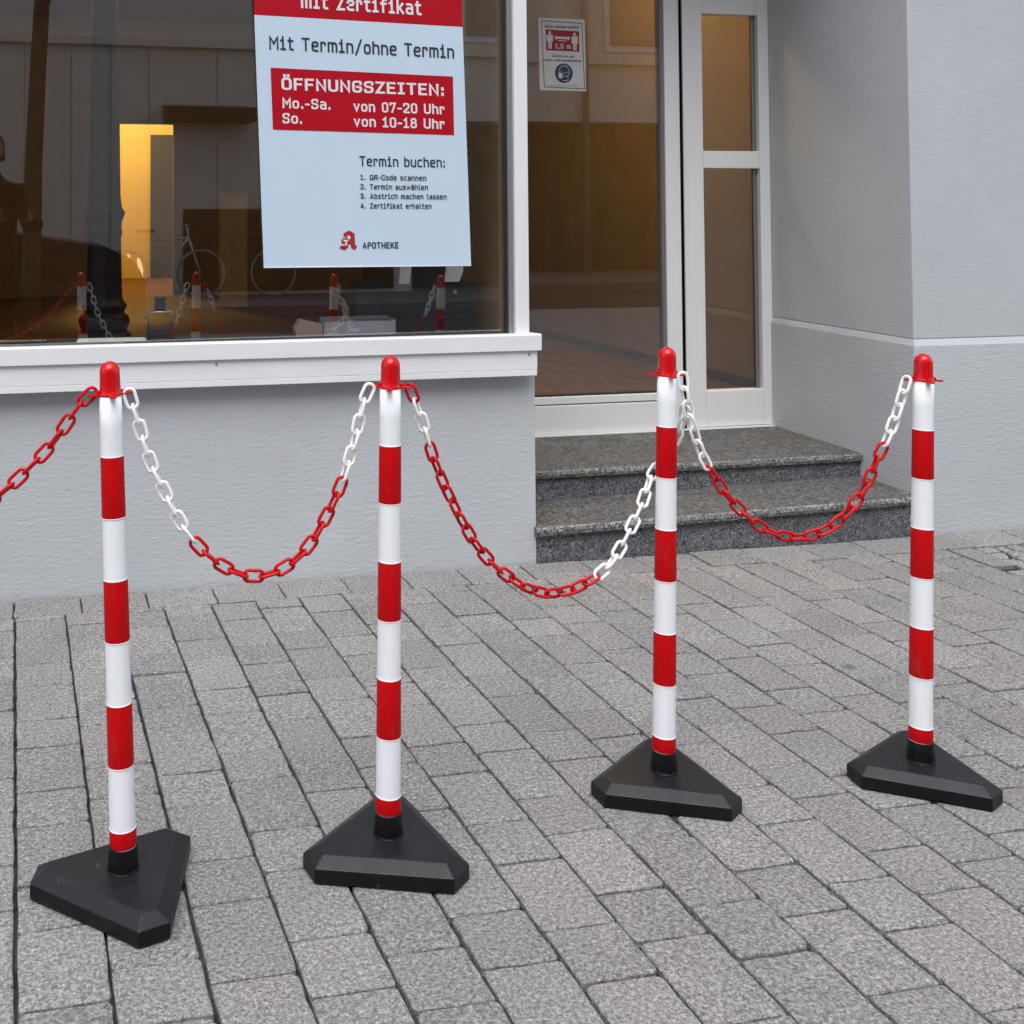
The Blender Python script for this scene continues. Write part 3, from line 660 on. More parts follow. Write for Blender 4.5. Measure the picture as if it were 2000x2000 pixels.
# ------------------------------------------------------------------ lettering: squarish technical alphabet drawn as strokes
X = 0.74
GL = {  # glyph: (width, [(points, closed, rounded), ...]) in cap heights
 'A': (.62, [([(0, 0), (.31, 1), (.62, 0)], 0, 0), ([(.11, .3), (.51, .3)], 0, 0)]), 'B': (.56, [([(0, 0), (.56, 0), (.56, .53), (0, .53)], 0, 1), ([(0, .53), (.5, .53), (.5, 1), (0, 1), (0, 0)], 0, 1)]),
 'C': (.55, [([(.55, .78), (.55, 1), (0, 1), (0, 0), (.55, 0), (.55, .22)], 0, 1)]), 'E': (.5, [([(.5, 1), (0, 1), (0, 0), (.5, 0)], 0, 0), ([(0, .52), (.42, .52)], 0, 0)]),
 'F': (.5, [([(.5, 1), (0, 1), (0, 0)], 0, 0), ([(0, .5), (.42, .5)], 0, 0)]), 'G': (.57, [([(.57, .78), (.57, 1), (0, 1), (0, 0), (.57, 0), (.57, .48), (.30, .48)], 0, 1)]),
 'H': (.58, [([(0, 0), (0, 1)], 0, 0), ([(.58, 0), (.58, 1)], 0, 0), ([(0, .5), (.58, .5)], 0, 0)]), 'I': (.36, [([(.18, 0), (.18, 1)], 0, 0), ([(0, 0), (.36, 0)], 0, 0), ([(0, 1), (.36, 1)], 0, 0)]),
 'K': (.56, [([(0, 0), (0, 1)], 0, 0), ([(.54, 1), (.06, .48)], 0, 0), ([(.18, .58), (.58, 0)], 0, 0)]), 'M': (.68, [([(0, 0), (0, 1), (.34, .42), (.68, 1), (.68, 0)], 0, 0)]),
 'N': (.58, [([(0, 0), (0, 1), (.58, 0), (.58, 1)], 0, 0)]), 'O': (.58, [([(0, 0), (.58, 0), (.58, 1), (0, 1)], 1, 1)]),
 'Ö': (.58, [([(0, 0), (.58, 0), (.58, 1), (0, 1)], 1, 1), ([(.15, 1.22), (.15, 1.36)], 0, 0), ([(.43, 1.22), (.43, 1.36)], 0, 0)]), 'P': (.55, [([(0, 0), (0, 1), (.55, 1), (.55, .45), (0, .45)], 0, 1)]),
 'Q': (.58, [([(0, 0), (.58, 0), (.58, 1), (0, 1)], 1, 1), ([(.36, .2), (.62, -.06)], 0, 0)]), 'R': (.57, [([(0, 0), (0, 1), (.55, 1), (.55, .45), (0, .45)], 0, 1), ([(.3, .45), (.57, 0)], 0, 0)]),
 'S': (.55, [([(.55, .8), (.55, 1), (0, 1), (0, .53), (.55, .50), (.55, 0), (0, 0), (0, .2)], 0, 1)]), 'T': (.58, [([(.29, 0), (.29, 1)], 0, 0), ([(0, 1), (.58, 1)], 0, 0)]),
 'U': (.58, [([(0, 1), (0, 0), (.58, 0), (.58, 1)], 0, 1)]), 'Z': (.54, [([(0, 1), (.54, 1), (0, 0), (.54, 0)], 0, 0)]),
 'a': (.5, [([(.06, X), (.5, X), (.5, 0)], 0, 1), ([(.5, .42), (0, .42), (0, 0), (.5, 0)], 0, 1)]), 'b': (.5, [([(0, 1), (0, 0)], 0, 0), ([(0, X), (.5, X), (.5, 0), (0, 0)], 0, 1)]),
 'c': (.46, [([(.45, X), (0, X), (0, 0), (.45, 0)], 0, 1)]), 'd': (.5, [([(.5, 1), (.5, 0)], 0, 0), ([(.5, X), (0, X), (0, 0), (.5, 0)], 0, 1)]),
 'e': (.5, [([(0, .39), (.5, .39), (.5, X), (0, X), (0, 0), (.47, 0)], 0, 1)]), 'f': (.42, [([(.42, 1), (.16, 1), (.16, 0)], 0, 1), ([(0, .68), (.40, .68)], 0, 0)]),
 'h': (.5, [([(0, 1), (0, 0)], 0, 0), ([(0, X), (.5, X), (.5, 0)], 0, 1)]), 'i': (.36, [([(0, X), (.18, X), (.18, 0)], 0, 0), ([(0, 0), (.36, 0)], 0, 0), ([(.17, .90), (.17, 1.04)], 0, 0)]),
 'k': (.48, [([(0, 1), (0, 0)], 0, 0), ([(.44, X), (.05, .33)], 0, 0), ([(.16, .42), (.48, 0)], 0, 0)]), 'l': (.26, [([(0, 1), (.1, 1), (.1, 0), (.26, 0)], 0, 1)]),
 'm': (.74, [([(0, X), (0, 0)], 0, 0), ([(0, X), (.74, X), (.74, 0)], 0, 1), ([(.37, X), (.37, 0)], 0, 0)]), 'n': (.5, [([(0, X), (0, 0)], 0, 0), ([(0, X), (.5, X), (.5, 0)], 0, 1)]),
 'o': (.5, [([(0, 0), (.5, 0), (.5, X), (0, X)], 1, 1)]), 'r': (.36, [([(0, X), (0, 0)], 0, 0), ([(0, X), (.36, X), (.36, .56)], 0, 1)]),
 's': (.46, [([(.45, X), (0, X), (0, .40), (.46, .36), (.46, 0), (.01, 0)], 0, 1)]), 't': (.4, [([(.14, .98), (.14, 0), (.4, 0)], 0, 1), ([(0, X), (.38, X)], 0, 0)]),
 'u': (.5, [([(0, X), (0, 0), (.5, 0)], 0, 1), ([(.5, X), (.5, 0)], 0, 0)]), 'v': (.5, [([(0, X), (.25, 0), (.5, X)], 0, 0)]), 'w': (.7, [([(0, X), (.17, 0), (.35, .6), (.53, 0), (.7, X)], 0, 0)]),
 'z': (.44, [([(0, X), (.44, X), (0, 0), (.44, 0)], 0, 0)]), '0': (.52, [([(0, 0), (.52, 0), (.52, 1), (0, 1)], 1, 1)]), '1': (.42, [([(0, .80), (.21, 1), (.21, 0)], 0, 0), ([(0, 0), (.42, 0)], 0, 0)]),
 '2': (.52, [([(0, .78), (0, 1), (.52, 1), (.52, .58), (0, .12), (0, 0), (.54, 0)], 0, 1)]), '3': (.52, [([(0, .8), (0, 1), (.5, 1), (.5, .53), (.16, .53)], 0, 1), ([(.16, .53), (.52, .53), (.52, 0), (0, 0), (0, .2)], 0, 1)]),
 '4': (.56, [([(.42, 0), (.42, .6)], 0, 0), ([(.32, 1), (0, .24), (.56, .24)], 0, 0)]), '5': (.52, [([(.5, 1), (.03, 1), (0, .56), (.52, .56), (.52, 0), (0, 0), (0, .2)], 0, 1)]),
 '7': (.52, [([(0, .84), (0, 1), (.52, 1), (.18, 0)], 0, 0)]), '8': (.52, [([(0, 0), (.52, 0), (.52, .52), (0, .52)], 1, 1), ([(.03, .52), (.49, .52), (.49, 1), (.03, 1)], 1, 1)]),
 '.': (.1, [([(.05, -.02), (.05, .10)], 0, 0)]), ':': (.1, [([(.05, .0), (.05, .13)], 0, 0), ([(.05, .55), (.05, .68)], 0, 0)]), ',': (.1, [([(.08, .1), (0, -.16)], 0, 0)]), '-': (.3, [([(0, .42), (.3, .42)], 0, 0)]),
 '/': (.5, [([(0, -.14), (.5, 1.12)], 0, 0)]), '!': (.1, [([(.05, 1), (.05, .3)], 0, 0), ([(.05, 0), (.05, .12)], 0, 0)]), ' ': (.26, [])}
GL['ä'] = (GL['a'][0], GL['a'][1] + [([(.12, .88), (.12, 1.0)], 0, 0), ([(.38, .88), (.38, 1.0)], 0, 0)])
def fillet(pts, closed, r):
    out = []; n = len(pts); P = [Vector(p) for p in pts]
    for i in range(n):
        if not closed and i in (0, n - 1): out.append(P[i]); continue
        a, p, b_ = P[i - 1], P[i], P[(i + 1) % n]; k = min(r, (a - p).length * 0.49, (b_ - p).length * 0.49)
        q0 = p + (a - p).normalized() * k; q1 = p + (b_ - p).normalized() * k
        for j in range(5): t = j / 4; out.append(q0 * (1 - t) ** 2 + p * 2 * t * (1 - t) + q1 * t * t)
    return out
def text_mesh(txt, x, z, width, cap, y, shear=0.0, slope=0.0, weight=0.14, gap=0.19, m=None, parent=None):
    """flat lettering standing in the plane y, left baseline at (x, z), fitted to width and cap height"""
    adv = 0; words = [[]]
    for c in txt:
        w_, st_ = GL[c]
        if c == ' ': words.append([])
        else: words[-1].append((adv, st_))
        adv += w_ + gap + weight * 0.9
    tot = adv - gap - weight * 0.9 + weight; sx = width / tot; sz = cap / (1 + weight)
    for items in words:
      b = MB(); lay = 0
      for ox, st_ in items:
        for pts, closed, rnd_ in st_:
            P = fillet(pts, closed, 0.23) if rnd_ else [Vector(p) for p in pts]; n = len(P); L_ = []; R_ = []; h = weight / 2
            for i in range(n):
                if closed: d0 = (P[i] - P[i - 1]); d1 = (P[(i + 1) % n] - P[i])
                else: d0 = (P[i] - P[i - 1]) if i else (P[1] - P[0]); d1 = (P[i + 1] - P[i]) if i < n - 1 else d0
                d0 = d0.normalized() if d0.length > 1e-6 else d1.normalized(); d1 = d1.normalized() if d1.length > 1e-6 else d0
                n0 = Vector((-d0.y, d0.x)); n1 = Vector((-d1.y, d1.x)); bs = (n0 + n1)
                bs = bs.normalized() if bs.length > 1e-5 else n0; k = h / max(0.45, bs.dot(n0)); e = Vector((0, 0))
                if not closed and i == 0: e = -d1 * h * 0.98
                if not closed and i == n - 1: e = d0 * h * 0.98
                L_.append(P[i] + bs * k + e); R_.append(P[i] - bs * k + e)
            def W(p):
                dx = (p.x + ox + h) * sx; dz = (p.y + h) * sz; return (x + dx - shear * dz, y - 0.00002 * (lay % 9), z + dz - slope * dx)
            vs = [W(p) for p in L_] + [W(p) for p in R_]; fs = []
            for i in range(n if closed else n - 1): j = (i + 1) % n; fs.append((i, n + i, n + j, j))
            b.add(vs, fs); lay += 1
      me = bpy.data.meshes.new('lettering'); me.from_pydata(b.v, [], b.f); me.materials.append(m); link('lettering', me, parent)

# ------------------------------------------------------------------ the big poster hanging inside the window
PX0, PZ0, PY = 0.547, 0.962, -0.0075
def pm(u, v): return (PX0 + u - 0.0375 * v + 0.012 * u * v, PZ0 + v - (0.004 + 0.0275 * v) * u)
def psl(z): return 0.004 + 0.0275 * (z - PZ0)
def sheet(name, m, quad, y0, y1, parent):
    b = MB(); n = 12; vs = []
    for yy in (y0, y1):
        for j in range(n + 1):
            for i in range(n + 1):
                (ax, az), (bx, bz), (cx, cz), (dx, dz) = quad; s, t = i / n, j / n
                vs.append((ax * (1 - s) * (1 - t) + bx * s * (1 - t) + cx * s * t + dx * (1 - s) * t, yy, az * (1 - s) * (1 - t) + bz * s * (1 - t) + cz * s * t + dz * (1 - s) * t))
    k = n + 1; fs = []
    for j in range(n):
        for i in range(n):
            a = j * k + i; fs.append((a, a + 1, a + k + 1, a + k)); c = a + k * k; fs.append((c, c + k, c + k + 1, c + 1))
    rim = [i for i in range(k)] + [j * k + n for j in range(1, k)] + [n * k + i for i in range(n - 1, -1, -1)] + [j * k for j in range(n - 1, 0, -1)]
    for i in range(len(rim)): a, c = rim[i], rim[(i + 1) % len(rim)]; fs.append((a, a + k * k, c + k * k, c))
    b.add(vs, fs); return b.build(name, m, parent)
poster = sheet('poster', M['poster_white'], [pm(0, 0), pm(0.681, 0), pm(0.681, 0.7925), pm(0, 0.7925)], PY, PY + 0.0012, None)
poster.scale = (0.9919, 1, 0.9919); poster.location = (0, 0, 0.0093)
tag(poster, 'large white and red poster with opening hours on the shop window', 'poster')
sheet('header_panel', M['poster_red'], [pm(0, 0.793), pm(0.681, 0.793), pm(0.681, 1.12), pm(0, 1.12)], PY - 0.0002, PY + 0.0012, poster)
def wq(pts): return pts
sheet('hours_panel', M['poster_red'], [(0.576, 1.394), (1.173, 1.383), (1.170, 1.574), (0.569, 1.589)], PY - 0.0008, PY - 0.0003, poster)
rim = MB()
for a, b2 in (((0.0, 0.0), (0.681, 0.0)),):
    (x0, z0), (x1, z1) = pm(*a), pm(*b2); rim.tube([(x0, PY - 0.0012, z0), (x1, PY - 0.0012, z1)], 0.0016, 6)
rim.build('bottom_seam', M['print_white'], poster)
def ptxt(txt, x, z, x1, cap, m, weight=0.14, gap=0.17):
    text_mesh(txt, x, z, x1 - x, cap, PY - 0.0014, 0.03, psl(z), weight, gap, M[m], poster)
ptxt('mit Zertifikat', 0.667, 1.781, 1.065, 0.047, 'print_white', 0.20)
ptxt('Mit Termin/ohne Termin', 0.565, 1.647, 1.175, 0.0425, 'ink', 0.165)
ptxt('ÖFFNUNGSZEITEN:', 0.604, 1.520, 1.141, 0.0385, 'print_white', 0.21)
ptxt('Mo.-Sa.', 0.607, 1.462, 0.763, 0.033, 'print_white', 0.20)
ptxt('von 07-20 Uhr', 0.837, 1.455, 1.141, 0.033, 'print_white', 0.20)
ptxt('So.', 0.607, 1.414, 0.671, 0.033, 'print_white', 0.20)
ptxt('von 10-18 Uhr', 0.838, 1.407, 1.141, 0.033, 'print_white', 0.20)
ptxt('Termin buchen:', 0.856, 1.281, 1.142, 0.032, 'ink', 0.165)
for i, (n_, t_, z_, x1_) in enumerate([('1.', 'QR-Code scannen', 1.237, 1.078), ('2.', 'Termin auswählen', 1.207, 1.083), ('3.', 'Abstrich machen lassen', 1.177, 1.146), ('4.', 'Zertifikat erhalten', 1.146, 1.095)]):
    ptxt(n_, 0.859, z_, 0.876, 0.0172, 'ink', 0.19); ptxt(t_, 0.890, z_ - 0.0004, x1_, 0.0172, 'ink', 0.19)
ptxt('APOTHEKE', 0.865, 1.018, 0.984, 0.0205, 'ink', 0.22)
# blackletter A sign: traced as a polygon, with the pale bowl in front
def lg(px, py_): return (0.7885 + (px - 275) * 0.000138, 1.0130 + (715 - py_) * 0.0001325)
A = [lg(*p) for p in [(275, 658), (330, 600), (395, 605), (415, 560), (335, 555), (330, 455), (378, 440), (378, 310), (515, 238), (640, 315), (650, 580), (700, 615), (645, 715), (552, 650), (545, 572), (490, 572), (490, 640), (400, 715)]]
b = MB(); b.prism(A, 'y', PY - 0.0010, PY - 0.0004); b.build('pharmacy_sign', M['logo_red'], poster)
b = MB()
b.prism([lg(*p) for p in [(480, 345), (540, 385), (540, 440), (500, 450), (478, 400)]], 'y', PY - 0.0017, PY - 0.0011)
b.prism([lg(*p) for p in [(365, 465), (510, 462), (480, 492), (450, 503), (462, 560), (455, 600), (415, 600), (425, 520), (380, 492)]], 'y', PY - 0.0017, PY - 0.0011)
b.prism([lg(*p) for p in [(335, 575), (380, 570), (375, 598), (335, 600)]], 'y', PY - 0.0017, PY - 0.0011)
b.tube([(lg(388, 450)[0], PY - 0.0014, lg(388, 450)[1]), (lg(405, 410)[0], PY - 0.0014, lg(405, 410)[1]), (lg(435, 398)[0], PY - 0.0014, lg(435, 398)[1]), (lg(470, 415)[0], PY - 0.0014, lg(470, 415)[1]), (lg(482, 450)[0], PY - 0.0014, lg(482, 450)[1])], 0.0009, 5)
b.build('bowl_emblem', M['print_white'], poster)

# ------------------------------------------------------------------ small notice on the door glass
NY = YD + 0.0165
def nm(a, b_): return (1.822 + 0.205 * a + 0.003 * (1 - b_), 1.628 + 0.299 * b_ - 0.001 * a)
notice = sheet('door_notice', M['notice_white'], [nm(0, 0), nm(1, 0), nm(1, 1), nm(0, 1)], NY, NY + 0.0008, None)
tag(notice, 'small framed paper notice about keeping distance, stuck on the door glass', 'notice')
def npx(px, py_): return nm((px - 155) / 1045, 1 - (py_ - 150) / 1625)      # from its own print layout
b = MB(); o_ = [npx(*p) for p in [(225, 215), (1135, 240), (1165, 1720), (262, 1695)]]
for i in range(4):
    (ax, az), (bx, bz) = o_[i], o_[(i + 1) % 4]; b.tube([(ax, NY - 0.0006, az), (bx, NY - 0.0006, bz)], 0.0013, 5)
b.build('border_line', M['notice_blue'], notice)
b = MB(); b.prism([npx(*p) for p in [(310, 405), (1065, 425), (1065, 885), (320, 875)]], 'y', NY - 0.0006, NY - 0.0002); b.build('red_panel', M['notice_red'], notice)
def figure(cx, top, name):
    b = MB(); s = 1.0
    hd = [npx(cx + 32 * math.cos(a), top + 34 + 36 * math.sin(a)) for a in [2 * math.pi * k / 14 for k in range(14)]]
    b.prism(hd, 'y', NY - 0.0012, NY - 0.0007)
    b.prism([npx(cx + dx, top + dy) for dx, dy in [(-55, 78), (55, 78), (72, 110), (72, 240), (42, 240), (42, 130), (40, 400), (6, 400), (3, 250), (-3, 250), (-6, 400), (-40, 400), (-42, 130), (-42, 240), (-72, 240), (-72, 110)]], 'y', NY - 0.0012, NY - 0.0007)
    b.build(name, M['notice_white'], notice)
figure(402, 440, 'standing_figure'); figure(962, 458, 'standing_figure')
b = MB(); b.prism([npx(*p) for p in [(503, 585), (555, 530), (555, 558), (810, 562), (810, 530), (865, 588), (810, 645), (810, 615), (555, 610), (555, 640)]], 'y', NY - 0.0012, NY - 0.0007)
b.prism([npx(*p) for p in [(590, 640), (780, 645), (780, 662), (590, 658)]], 'y', NY - 0.0012, NY - 0.0007); b.build('double_arrow', M['notice_white'], notice)
def ntxt(txt, px, py_, px1, h, m, bold=0.18):
    x0, z0 = npx(px, py_); x1, z1 = npx(px1, py_)
    text_mesh(txt, x0, z0, x1 - x0, h, NY - 0.0013, 0, 0.004, bold, 0.16, M[m], notice)
ntxt('1,5 m', 520, 830, 868, 0.0205, 'notice_white', 0.2); ntxt('Bitte Abstand halten!', 300, 365, 1055, 0.0105, 'ink', 0.19)
ntxt('Zutritt nur mit', 445, 1020, 940, 0.0085, 'ink', 0.18); ntxt('Mund- und Nasenschutz', 285, 1115, 1105, 0.0085, 'ink', 0.18)
b = MB(); b.prism([npx(705 + 200 * math.cos(a), 1380 + 220 * math.sin(a)) for a in [2 * math.pi * k / 40 for k in range(40)]], 'y', NY - 0.0006, NY - 0.0002); b.build('mask_sign_disc', M['notice_blue'], notice)
b = MB()
def stroke(pts, r=0.0016, closed=False): b.tube([(npx(*p)[0], NY - 0.0010, npx(*p)[1]) for p in pts], r, 5, closed)
stroke([(590, 1370), (600, 1290), (650, 1225), (720, 1210), (790, 1240), (825, 1310), (822, 1370), (790, 1450), (795, 1530), (770, 1550), (670, 1545)], 0.0017)
stroke([(660, 1390), (820, 1345)], 0.0014); stroke([(665, 1455), (790, 1440)], 0.0012)
b.prism([npx(*p) for p in [(580, 1380), (620, 1365), (670, 1395), (675, 1450), (655, 1500), (600, 1500), (578, 1450)]], 'y', NY - 0.0014, NY - 0.0007)
b.prism([npx(*p) for p in [(635, 1325), (650, 1325), (650, 1350), (635, 1350)]], 'y', NY - 0.0014, NY - 0.0007)
b.build('masked_head', M['notice_white'], notice)
b = MB(); b.box(*sorted((npx(400, 0)[0], npx(1020, 0)[0])), NY - 0.0006, NY - 0.0002, npx(0, 1665)[1], npx(0, 1655)[1]); b.build('imprint_line', M['alu'], notice)

# ------------------------------------------------------------------ things behind the shop window
cb = MB()
prof = [(0.115, FL), (0.115, 0.60), (0.100, 0.61), (0.100, 0.625), (0.108, 0.64), (0.112, 0.66), (0.104, 0.68), (0.088, 0.69), (0.086, 0.70), (0.098, 0.715), (0.098, 0.73), (0.084, 0.745), (0.080, 0.76), (0.077, 0.80), (0.072, 1.02), (0.074, 1.03), (0.080, 1.04), (0.074, 1.06), (0.076, 1.09), (0.088, 1.12), (0.090, 1.13), (0.076, 1.15), (0.070, 1.20), (0.064, 1.6), (0.060, 3.1)]
cb.lathe(prof, 8, (0.082, 1.5)); colm = cb.build('iron_column', M['iron'], None, 0.004); tag(colm, 'dark cast iron column with moulded base inside the left window', 'column')
# black moulded case on the ledge
case = empty('black_case', (1.08, 0.17, 0.7285)); tag(case, 'black moulded plastic case standing behind the window glass under the poster', 'case')
b = MB(); b.prism([(-0.20, 0.0), (0.20, 0.0), (0.215, 0.012), (0.215, 0.055), (0.205, 0.062), (0.205, 0.13), (0.212, 0.138), (0.212, 0.172), (0.17, 0.172), (0.165, 0.165), (-0.09, 0.165), (-0.095, 0.175), (-0.20, 0.175)], 'y', 0.0, 0.09); b.build('shell', M['black_plastic'], case, 0.006)
MB().box(-0.118, -0.108, -0.004, 0.001, 0.01, 0.16).build('rib', M['gasket'], case); MB().box(-0.2, 0.2, -0.006, -0.0005, 0.045, 0.052).build('rib', M['black_plastic'], case, 0.001)
o = MB().lathe([(0.008, 0), (0.008, 0.003), (0.004, 0.004)], 14).build('latch', M['steel'], case); o.rotation_euler = (R(90), 0, 0); o.location = (0.145, -0.0005, 0.135)
b = MB(); b.prism([(-0.055, 0.165), (-0.02, 0.165), (0.005, 0.33), (-0.04, 0.33)], 'y', -0.012, -0.010); b.prism([(0.105, 0.17), (0.155, 0.17), (0.17, 0.205), (0.168, 0.33), (0.118, 0.33)], 'y', -0.012, -0.010); b.build('paper_strip', M['paper'], case)
b = MB(); b.prism([(-0.018, 0.150), (0.10, 0.150), (0.116, 0.33), (0.006, 0.33)], 'y', -0.0095, -0.003); b.build('lid_flap', M['black_plastic'], case)
# clear tray with a folded cloth
tray = empty('clear_tray', (0.865, 0.085, 0.729)); tag(tray, 'clear plastic tray on the window ledge holding a pale blue cloth', 'tray')
b = MB(); b.box(-0.11, 0.125, 0.0, 0.002, 0, 0.052); b.box(-0.11, 0.125, 0.078, 0.080, 0, 0.062); b.box(-0.112, -0.1102, 0, 0.08, 0, 0.052); b.box(0.1252, 0.127, 0, 0.08, 0, 0.056); b.box(-0.11, 0.125, 0.0025, 0.0775, 0.0, 0.002); b.build('tray_walls', M['clear_plastic'], tray)
cl = MB(); cl.lathe([(0.012, 0), (0.026, 0.004), (0.03, 0.012), (0.022, 0.02), (0.006, 0.023)], 14); cloth = cl.build('folded_cloth', M['mask_blue']); cloth.scale = (1.0, 0.7, 1.0); cloth.location = (0.862, 0.125, 0.7315); tag(cloth, 'pale blue folded cloth lying in the clear tray', 'cloth')
b = MB(); b.prism([(-0.04, 0.0), (0.045, 0.0), (0.045, 0.045), (-0.028, 0.062), (-0.045, 0.03)], 'y', 0, 0.05); card = b.build('card_box', M['kraft'], None, 0.002); card.location = (0.705, 0.09, 0.7285); tag(card, 'small brownish card box on the window ledge left of the clear tray', 'box')
b = MB(); b.box(0, 0.215, 0, 0.15, 0, 0.002); b.box(0.004, 0.21, 0.006, 0.15, 0.0021, 0.004); pap = b.build('paper_sheets', M['paper']); pap.location = (-0.03, 0.068, 0.729); pap.rotation_euler = (0, 0, R(-3)); tag(pap, 'white paper sheets lying on the window ledge below the iron column', 'paper')
hp = empty('desk_punch', (0.232, 0.11, 0.7285)); tag(hp, 'black office hole punch standing on the window ledge right of the papers', 'hole punch')
b = MB(); b.prism([(-0.042, 0), (-0.022, 0), (-0.02, 0.012), (0.02, 0.012), (0.022, 0), (0.042, 0), (0.042, 0.045), (-0.042, 0.045)], 'y', 0, 0.05); b.build('body', M['black_plastic'], hp, 0.003)
b = MB(); b.tube([(-0.037, 0.02, 0.04), (-0.037, 0.02, 0.092), (0.037, 0.02, 0.092), (0.037, 0.02, 0.04)], 0.0045, 8); b.build('lever', M['steel'], hp)
b = MB(); b.box(-0.016, 0.018, 0.015, 0.03, 0.095, 0.14); b.build('handle_pad', M['black_plastic'], hp, 0.003)
bd = MB().box(1.20, 1.45, 6.55, 6.60, FL, 1.28).build('partition_board', M['board'], None, 0.004); tag(bd, 'beige upright board standing on the shop floor deep inside the left window', 'board')
b = MB(); b.box(-0.085, 0.045, 0.19, 0.26, 0.729, 0.76); dv = MB()
tp = empty('ledge_gadget', (-0.17, 0.075, 0.7285)); tag(tp, 'small grey gadget lying on the window ledge at the left edge', 'gadget')
MB().box(-0.09, 0.06, 0, 0.05, 0, 0.016).build('body', M['black_plastic'], tp, 0.003); MB().box(-0.085, 0.055, 0.004, 0.046, 0.0162, 0.019).build('cover', M['steel'], tp, 0.001)
# lamps: a ceiling light in the niche and one in the entrance
def ceiling_lamp(x, y, z, watt, r, label):
    root = empty('ceiling_lamp', (x, y, z)); tag(root, label, 'lamp', 'warm ceiling lamps in the shop')
    MB().lathe([(r * 0.5, 0.0), (r * 0.5, -0.02), (r * 0.35, -0.025)], 24).build('mount', M['steel'], root)
    MB().lathe([(r * 0.3, -0.026), (r, -0.03), (r, -0.055), (r * 0.8, -0.07), (r * 0.2, -0.075)], 24).build('diffuser', M['lamp'], root)
    ld = bpy.data.lights.new('lamp_light', 'POINT'); ld.energy = watt; ld.color = (1.0, 0.70, 0.24); ld.shadow_soft_size = r
    lo = bpy.data.objects.new('lamp_light', ld); col.objects.link(lo); lo.parent = root; lo.location = (0, 0, -0.16)
ceiling_lamp(0.35, 9.7, 3.098, 66, 0.16, 'warm round ceiling lamp in the bright ochre room at the back')
ceiling_lamp(2.25, 1.95, 3.098, 27, 0.16, 'warm round ceiling lamp just inside the glass door')
ceiling_lamp(-1.2, 4.2, 3.098, 12, 0.16, 'warm round ceiling lamp over the middle of the shop floor')

# ------------------------------------------------------------------ across the street (seen in the window panes)
fy = -12.6
opp = empty('opposite_building', (0, fy, 0)); tag(opp, 'cream plastered house across the street, mirrored in the shop window', 'building')
b = MB(); b.box(-26, 5.4, -6, 0, 0, 2.62); b.box(-26, 26, -6, 0, 2.6201, 11); b.box(11.5, 26, -6, 0, 0, 2.62); b.build('wall', M['facade'], opp)
MB().box(5.4, 11.5, -5, -0.6, 0, 2.619).build('shop_front', M['facade_dark'], opp)
MB().box(-26, 26, 0.0005, 0.10, 3.62, 3.74).build('cornice', M['facade'], opp)
for sx in (-3.1, -2.6, -1.9, -1.35, -0.85, -0.35, 0.3, 0.85, 1.4, 2.4, 3.1, 3.9): MB().box(sx - 0.006, sx + 0.006, 0.0005, 0.006, 0.2, 3.6).build('panel_joint', M['joint'], opp)
b = MB(); b.prism([(0.0, 2.78), (0.55, 2.70), (0.55, 2.52), (0.0, 2.52)], 'x', 1.6, 2.9); b.build('awning_box', M['facade_dark'], opp)
MB().box(1.9, 5.1, 0.0005, 0.03, 0.05, 1.26).build('dark_panel', M['facade_dark'], opp)
for i, wx in enumerate((-9, -6, 4.3, 6.2, 8.85, 10.9)):
    for wz in (4.0 if wx > 5 and False else 3.85, 6.8):
        wn = MB().box(wx, wx + 1.1, 0.0005, 0.05, wz, wz + 1.75).build('window', M['white_paint'], opp)
        MB().box(wx + 0.1, wx + 1.0, 0.051, 0.06, wz + 0.1, wz + 1.65).build('glass_pane', M['curtain'], wn)
b = MB(); b.tube([(8.45, 0.12, 0), (8.45, 0.12, 10)], 0.06, 10); b.build('downpipe', M['alu'], opp)
# bicycles leaning there
me_tyre = MB().tube([(0.33 * math.cos(2 * math.pi * k / 28), 0, 0.345 + 0.33 * math.sin(2 * math.pi * k / 28)) for k in range(28)], 0.017, 7, closed=True).mesh('wheel', M['alu'])
def bike(x, y, rz, label, m):
    root = empty('bicycle', (x, y, 0.0), R(rz)); tag(root, label, 'bicycle', 'bicycles across the street')
    for wx in (-0.53, 0.53): o = link('wheel', me_tyre, root); o.location = (wx, 0, 0)
    f = MB(); A_, B_, C_, D_, E_ = (-0.53, 0, 0.345), (-0.08, 0, 0.29), (-0.20, 0, 0.82), (0.36, 0, 0.85), (0.53, 0, 0.345)
    for a, b_ in ((A_, B_), (A_, C_), (B_, C_), (C_, D_), (B_, D_), (D_, E_), (C_, (-0.22, 0, 0.92)), (D_, (0.34, 0, 1.0))): f.tube([a, b_], 0.016, 7)
    f.build('frame', m, root)
    MB().tube([(0.30, -0.27, 1.02), (0.37, -0.12, 1.03), (0.37, 0.12, 1.03), (0.30, 0.27, 1.02)], 0.014, 7).build('handlebar', M['steel'], root)
    MB().box(-0.36, -0.12, -0.07, 0.07, 0.92, 0.97).build('saddle', M['black_plastic'], root, 0.02)
bike(1.55, fy + 0.5, 8, 'pale bicycle leaning by the cream wall, mirrored in the window', M['facade']); bike(2.6, fy + 0.6, -6, 'dark bicycle right of the pale one, mirrored in the window', M['iron'])
